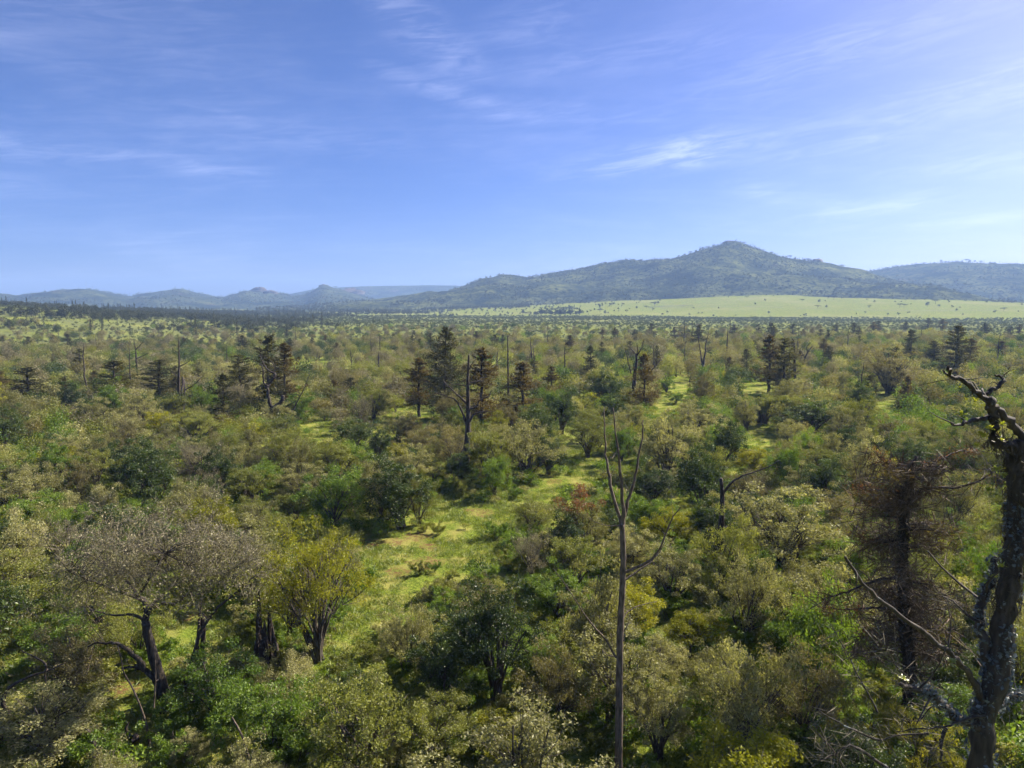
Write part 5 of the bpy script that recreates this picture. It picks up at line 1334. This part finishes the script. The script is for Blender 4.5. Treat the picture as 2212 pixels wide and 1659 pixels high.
# shrubland of the plain, woods of the left rise and of the hill feet
FAR = [src('shrub', join_mesh(800 + i, 3.0, 1.7, 200, 0.42, 'thorn', stems=3)) for i in range(4)]
TREE = [src('tree', join_mesh(820 + i, 5.5, 3.0, 260, 0.62, 'far', stems=4)) for i in range(4)]
CONE = [src('tree', join_mesh(840 + i, 9, 2.4, 260, 0.6, 'far', 'cone')) for i in range(3)]
g = np.random.default_rng(123)
def polar(n, r0, r1, a0, a1):
    r = np.sqrt(g.uniform(r0 ** 2, r1 ** 2, n)); a = np.radians(g.uniform(a0, a1, n))
    return r * np.sin(a), r * np.cos(a), r, np.degrees(a)
def pts_of(x, y): return np.stack([x, y, ground_z(x, y)], 1)
# light grass field: scattered low shrubs, then the dark band of thornbush
x, y, r, a = polar(34000, 225, 1080, -42, 42)
band = sstep(r, 470, 590) * (1 - sstep(r, 1000, 1080))
dens = 0.42 + 0.55 * band + 0.35 * (fbm(x / 70, y / 70, 3, 44) > 0.08)
dens = dens * (r > edge_r(a) * 0.85) * (1 - 0.95 * sstep(r, 950, 1050) * sstep(a, 0, 8))
k = g.random(len(x)) < dens
x, y, r = x[k], y[k], r[k]
s = g.uniform(0.25, 1.0, len(x)) ** 1.3 * np.where(r > 540, 0.95, 0.8)
scatter('thornbush_plain', 'dark band of low thornbush across the far plain', 'shrubs', pts_of(x, y), s, g.uniform(0, 6.28, len(x)), FAR)
# larger bushes thinning out over the grass
gg = []
x, y, r, a = polar(5200, 215, 620, -42, 42)
k = (r > edge_r(a) * 0.8) & (g.random(len(x)) < 0.55 * (1 - sstep(r, 330, 620))) & (fbm(x / 45, y / 45, 3, 45) > -0.05)
for j, kd in enumerate(('brown', 'grey', 'dark', 'olive', 'dark', 'brown')):
    m = k & (np.arange(len(x)) % 6 == j)
    gg.append((MID[kd], pts_of(x[m], y[m]), g.uniform(0.35, 0.95, m.sum()), g.uniform(0, 6.28, m.sum())))
scatter_multi('open_bushland', 'bushes thinning out over the light grass plain', 'bushes', gg)
# woods
gr = []
x, y, r, a = polar(9000, 380, 1250, -45, -9)
k = (g.random(len(x)) < 0.75 * sstep(-a, 13 + 3 * 0, 22) * sstep(r, 400 - 0, 520)) & (fbm(x / 60, y / 60, 3, 51) > 0.01)
gr.append((TREE, pts_of(x[k], y[k]), g.uniform(0.6, 1.3, k.sum()), g.uniform(0, 6.28, k.sum())))
x, y, r, a = polar(1400, 380, 1300, -45, -10)
k = (g.random(len(x)) < 0.16)
gr.append((CONE, pts_of(x[k], y[k]), g.uniform(0.6, 1.2, k.sum()), g.uniform(0, 6.28, k.sum())))
x, y, r, a = polar(7000, 950, 1700, -30, 8)
k = (fbm(x / 90, y / 90, 3, 52) + 0.20 * (1 - sstep(a, -14, 4)) > 0.13) & (g.random(len(x)) < 0.85)
gr.append((TREE + CONE[:1], pts_of(x[k], y[k]), g.uniform(0.6, 1.2, k.sum()), g.uniform(0, 6.28, k.sum())))
# sparse trees on the meadow's edges
x, y, r, a = polar(2600, 1050, 1560, -6, 42)
m = np.interp(a, [-6, 0, 6, 12, 20, 30, 36, 42], [0.5, 0.45, 0.30, 0.06, 0.02, 0.03, 0.12, 0.2]) * (0.4 + 1.2 * (fbm(x / 80, y / 80, 2, 53) > 0.03)) + 0.35 * sstep(r, 1470, 1540)
k = g.random(len(x)) < m
gr.append((TREE, pts_of(x[k], y[k]), g.uniform(0.5, 1.1, k.sum()), g.uniform(0, 6.28, k.sum())))
scatter_multi('valley_woods', 'dark woods on the left rise and along the foot of the hills', 'woods', gr)
# hill woods
for key, n, sc0, lab, th in (('main', 9000, 1.0, 'scattered trees covering the slopes of the big hill', -0.10), ('right', 3600, 1.15, 'trees covering the lower ridge at the right', -0.12), ('left', 5200, 1.2, 'scrub trees on the far left hills', -0.06), ('plateau', 1800, 1.4, 'scrub on the far plateau', -0.05)):
    zf, a0, a1, fr, rr1 = HILLS[key]
    x, y, r, a = polar(n, fr, rr1 + 40, max(a0, -44), min(a1, 44))
    z = zf(x, y)
    t = (r - fr) / (rr1 - fr)
    k = (fbm(x / 110, y / 110, 4, 54) > th + 0.10 * t) & (z > ground_z(x, y) - 0.5) & (g.random(n) < 0.9)
    scatter_multi('hill_woods', lab, 'woods', [(TREE + CONE[:1], np.stack([x, y, z - 0.3], 1)[k], sc0 * g.uniform(0.55, 1.25, k.sum()), g.uniform(0, 6.28, k.sum()))])

# ------------------------------------------------------------------ single far trees, rocks, herd, masts
SKY = make_flat_acacia(900, 7, 4.2, 420, 0.75)
SKY2 = make_bush(901, 6.5, 3.0, 40, 14, 0.6, 'far', 0, trunk=0.3, low=0.4)
def far_tree(px, py, dist, h, label, group, k=0):
    d = ray(px, py); f = dist / math.hypot(d[0], d[1]); x, y = d[0] * f, d[1] * f
    pr = (SKY2, SKY2, SKY)[k % 3]; h *= 0.75
    e = place(pr, 'skyline_tree', (x, y, any_z(x, y) - 0.3), px, h / pr['H'])
    tag(e, label, 'tree', group)
for k, (x, y, h) in enumerate([(105, 205, 10), (125, 205, 9), (160, 200, 9), (375, 150, 8), (435, 145, 8), (550, 138, 8), (660, 133, 9), (745, 118, 11), (770, 113, 11), (795, 104, 9), (825, 95, 14), (845, 90, 12), (870, 78, 15), (890, 75, 12), (905, 74, 11), (925, 72, 10), (943, 70, 11), (970, 68, 14),
                               (1035, 82, 11), (1095, 100, 8), (1200, 125, 12), (1225, 128, 10), (1265, 135, 10), (1280, 140, 14), (1310, 150, 9), (1370, 157, 10), (1425, 163, 13), (1450, 170, 9)]):
    px, py = zc(x, y)
    far_tree(px, py, 2095, h, f'{ORD[k]} small tree from the left on the big hill\'s skyline', 'trees on the skyline of the big hill', k)
for k, (x, y, h) in enumerate([(1685, 157, 10), (1780, 152, 12), (1855, 140, 16), (1945, 135, 12), (1965, 133, 17), (1980, 133, 14), (2000, 135, 13), (2025, 143, 11), (2065, 145, 10), (2085, 146, 11), (2185, 153, 11)]):
    px, py = zc(x, y)
    far_tree(px, py, 2890, h, f'{ORD[k]} small tree from the left on the right ridge\'s skyline', 'trees on the skyline of the right ridge', k + 1)
for k, (x, y, h) in enumerate(sorted([(1985, 240, 10), (2075, 225, 12), (2100, 215, 14), (2120, 212, 12), (2150, 210, 10), (1555, 246, 12), (1450, 250, 14), (1400, 245, 14)])):
    px, py = zl(x, y)
    far_tree(px, py, 2090 if x > 1900 else 3190, h, f'{ORD[k]} small tree from the left on the low skyline left of the big hill', 'trees on the low left skyline', k + 1)
# single trees standing on the meadow
ACA = make_flat_acacia(910, 6.5, 4.5, 520, 0.6)
for k, (x, y, h) in enumerate(sorted([(430, 335, 7), (460, 350, 5), (615, 335, 9), (630, 325, 7), (672, 300, 12), (685, 300, 10), (720, 297, 7), (770, 285, 7), (1015, 300, 5), (1050, 330, 5), (1253, 317, 6), (1328, 320, 7), (1320, 345, 6), (1545, 340, 4), (1565, 318, 5), (1675, 340, 7), (1695, 338, 6), (1795, 335, 8), (1830, 325, 8), (2125, 355, 6), (1390, 305, 7), (580, 345, 6), (45, 370, 9), (380, 362, 7)])):
    px, py = zc(x, y)
    d_ = ray(px, py)
    # walk out along the sight line until it meets the rising meadow
    f = 900.0 / d_[1]
    while f * d_[1] < 1550 and CAM_H + d_[2] * f > gz(d_[0] * f, d_[1] * f): f *= 1.01
    xx, yy = d_[0] * f, d_[1] * f
    e = place(ACA if k % 3 else SKY2, 'meadow_tree', (xx, yy, gz(xx, yy) - 0.1), k, h / 6.5)
    tag(e, f'{ORD[k]} lone tree from the left on the bright meadow below the big hill', 'tree', 'lone trees on the meadow')
# narrow earth track and a mown edge across the meadow
def meadow_point(px, py):
    d_ = ray(px, py); f = 900.0 / d_[1]
    while f * d_[1] < 1600 and CAM_H + d_[2] * f > gz(d_[0] * f, d_[1] * f): f *= 1.003
    return np.array([d_[0] * f, d_[1] * f, gz(d_[0] * f, d_[1] * f)])
for lab, pts_, wd, mt in (('short dark earth strip on the meadow', [(590, 338), (660, 333), (720, 331), (785, 329)], 7.0, 'bark'), ('thin pale track running across the lower meadow', [(640, 342), (800, 336), (1000, 335), (1250, 342), (1500, 350), (1800, 352), (2200, 351)], 3.0, 'twig')):
    c = np.array([meadow_point(*zc(*p)) for p in pts_]); q, _r = smooth_poly(c, np.ones(len(c)), 14)
    b = MB(); up_ = np.array([0, wd * 0.5, 0])
    v = np.stack([q - up_, q + up_], 1).reshape(-1, 3); v[:, 2] = ground_z(v[:, 0], v[:, 1]) + 0.35
    i = np.arange(len(q) - 1)[:, None] * 2
    b.quads(v, np.hstack([i, i + 2, i + 3, i + 1]))
    tag(link('dirt_track', b.mesh('dirt_track', [M[mt]])), lab, kind='structure')
# clump of dark trees at the meadow's left foot
for k in range(14):
    px, py = zc(105 + k * 14 + 6 * math.sin(k * 2.1), 372 - 3 * math.cos(k * 1.7))
    p = at_ground(px, py + 0.5); p = p * (1020 / p[1]) if p[1] > 1020 else p; p[2] = gz(p[0], p[1])
    e = place(SKY2, 'grove_tree', p, k, 9.5 / 6.5 * (0.8 + 0.4 * abs(math.sin(k * 1.3))))
    tag(e, f'{ORD[k]} dark tree from the left in the small dense grove below the meadow', 'tree', 'trees of the meadow grove')

def rock(px, py, dist, w, h, label, seed):
    g = np.random.default_rng(seed); b = MB()
    d = ray(px, py); f = dist / math.hypot(d[0], d[1]); x, y = d[0] * f, d[1] * f
    n, m = 12, 22
    u, v = np.meshgrid(np.linspace(0, math.pi / 2, n), np.linspace(0, 2 * math.pi, m, endpoint=False), indexing='ij')
    q = 1 + 0.45 * (noise2(v * 1.8 + seed, u * 3, seed) - 0.5) + 0.2 * (noise2(v * 5, u * 8, seed + 3) - 0.5)
    X, Y, Z = np.cos(u) * np.cos(v) * w * q, np.cos(u) * np.sin(v) * w * 0.7 * q, np.sin(u) * h * q - h * 0.25
    me = grid_mesh('rock', X, Y, Z, M['rock'], True)
    tag(link('rock_outcrop', me, None, (x, y, any_z(x, y))), label, 'rock')
rock(560, 640, 3060, 42, 22, 'reddish bare rock on the far left hills', 1)
rock(585, 644, 2980, 30, 14, 'smaller red rock slab right of the reddish far rock', 2)
rock(755, 640, 3060, 60, 24, 'pale pink rock slab on the slope below the knobbed far hill', 3)
rock(700, 627, 3170, 24, 14, 'dark rock knob topping the far hill left of the plateau', 4)
rock(1575, 545, 2070, 22, 9, 'small grey rock just under the big hill\'s summit', 5)
rock(1765, 573, 2060, 16, 10, 'rock lump on the right shoulder of the big hill', 6)

# dark grazing animals far out on the plain: one continuous body each
def animal_mesh(seed):
    b = MB(); g = np.random.default_rng(seed)
    t = np.linspace(0, 1, 14)
    xs = np.interp(t, [0, .1, .3, .6, .78, .88, .95, 1], [-1.05, -0.98, -0.6, 0.35, 0.8, 1.1, 1.35, 1.6]); zs = np.interp(t, [0, .1, .3, .6, .78, .88, .95, 1], [1.05, 1.08, 1.02, 1.05, 1.12, 0.98, 0.82, 0.62])
    rs = np.interp(t, [0, .1, .3, .6, .78, .88, .95, 1], [0.12, 0.36, 0.44, 0.47, 0.40, 0.24, 0.2, 0.1])
    b.tube(np.stack([xs, xs * 0, zs], 1), rs, 10)
    for sx, sy in ((-0.75, 0.22), (-0.75, -0.22), (0.55, 0.22), (0.55, -0.22)):
        kx = -0.09 if sx < 0 else 0.03
        b.tube(np.array([[sx, sy, 0.95], [sx + 0.06, sy, 0.62], [sx + kx, sy, 0.36], [sx, sy, 0.06], [sx + 0.06, sy, 0]]), [0.2, 0.13, 0.075, 0.06, 0.08], 7)
    for s in (1, -1):
        b.tube(np.array([[1.3, 0.06 * s, 1.0], [1.3, 0.32 * s, 0.96], [1.34, 0.45 * s, 1.12]]), [0.08, 0.06, 0.02], 6)
        b.tube(np.array([[1.2, 0.14 * s, 0.92], [1.18, 0.36 * s, 0.86]]), [0.05, 0.03], 5)
    b.tube(np.array([[-1.05, 0, 1.15], [-1.18, 0, 0.8], [-1.16, 0, 0.5]]), [0.04, 0.03, 0.04], 5)
    return b.mesh('animal', [M['hide']], True)
ani = animal_mesh(1)
za = lambda x, y: ((900 + x / 5.53) / 1.1302, (760 + y / 5.53) / 1.1302)
for k, (x, y, w) in enumerate([(728, 222, 'leftmost, apart from the rest'), (910, 220, 'left one of the pair left of the tallest conifer tip'), (968, 228, 'right one of the pair left of the tallest conifer tip'), (1032, 220, 'just left of the tallest conifer tip'), (1155, 218, 'just right of the tallest conifer tip'), (1212, 218, 'second right of the tallest conifer tip'), (1242, 220, 'third right of the tallest conifer tip'), (1470, 222, 'rightmost, apart from the rest')]):
    p = at_ground(*za(x, y))
    o = link('grazing_animal', ani, None, p, [0.2, 3.3, 0.4, 2.8, 0.1, 3.0, 1.2, 0.3][k], 1.15)
    tag(o, f'dark grazing animal, {w}', 'animal', 'herd on the far plain')
def mast(px, py, dist, h, label):
    d = ray(px, py); f = dist / math.hypot(d[0], d[1]); x, y = d[0] * f, d[1] * f
    e = link('radio_mast', None, None, (x, y, any_z(x, y)))
    for k in range(3):
        a = k * 2.094; b = MB(); q = np.array([math.cos(a), math.sin(a), 0])
        b.tube(np.array([q * 1.0 - [0, 0, 2], q * 0.35 + [0, 0, h]]), [0.14, 0.1], 5); link('leg', b.mesh('leg', [M['steel']]), e)
    for k in range(8):
        z = h * (k + 0.5) / 8; r = 1.0 - 0.65 * z / h
        b = MB(); c = np.array([[math.cos(i * 2.094) * r, math.sin(i * 2.094) * r, z] for i in (0, 1, 2, 0)])
        b.tube(c, [0.07] * 4, 4); link('brace', b.mesh('brace', [M['steel']]), e)
    tag(e, label, 'mast')
mast(*zl(373, 258), 3190, 32, 'taller lattice radio mast on the leftmost far hill')
mast(*zl(400, 257), 3190, 16, 'shorter lattice radio mast right of the taller one')

# ------------------------------------------------------------------ haze
b = MB()
hx, h0, h1 = 6400.0, -12.0, 235.0
v = np.array([[-hx, -hx, h0], [hx, -hx, h0], [hx, hx, h0], [-hx, hx, h0], [-hx, -hx, h1], [hx, -hx, h1], [hx, hx, h1], [-hx, hx, h1]])
b.quads(v, np.array([[0, 3, 2, 1], [4, 5, 6, 7], [0, 1, 5, 4], [1, 2, 6, 5], [2, 3, 7, 6], [3, 0, 4, 7]]))
m, N, L = new_mat('haze')
pv = N.new('ShaderNodeVolumePrincipled')
pv.inputs['Color'].default_value = (0.36, 0.57, 1.0, 1)
pv.inputs['Anisotropy'].default_value = 0.1
pv.inputs['Density'].default_value = 0.0002
o = N.new('ShaderNodeOutputMaterial'); L.new(pv.outputs[0], o.inputs['Volume'])
tag(link('haze', b.mesh('haze', [m])), 'thin blue haze in the air over the valley', 'haze', kind='stuff')
print('near bushes', len(single), 'scattered bushes', n_mid, 'low', len(lows), len(lowrest))
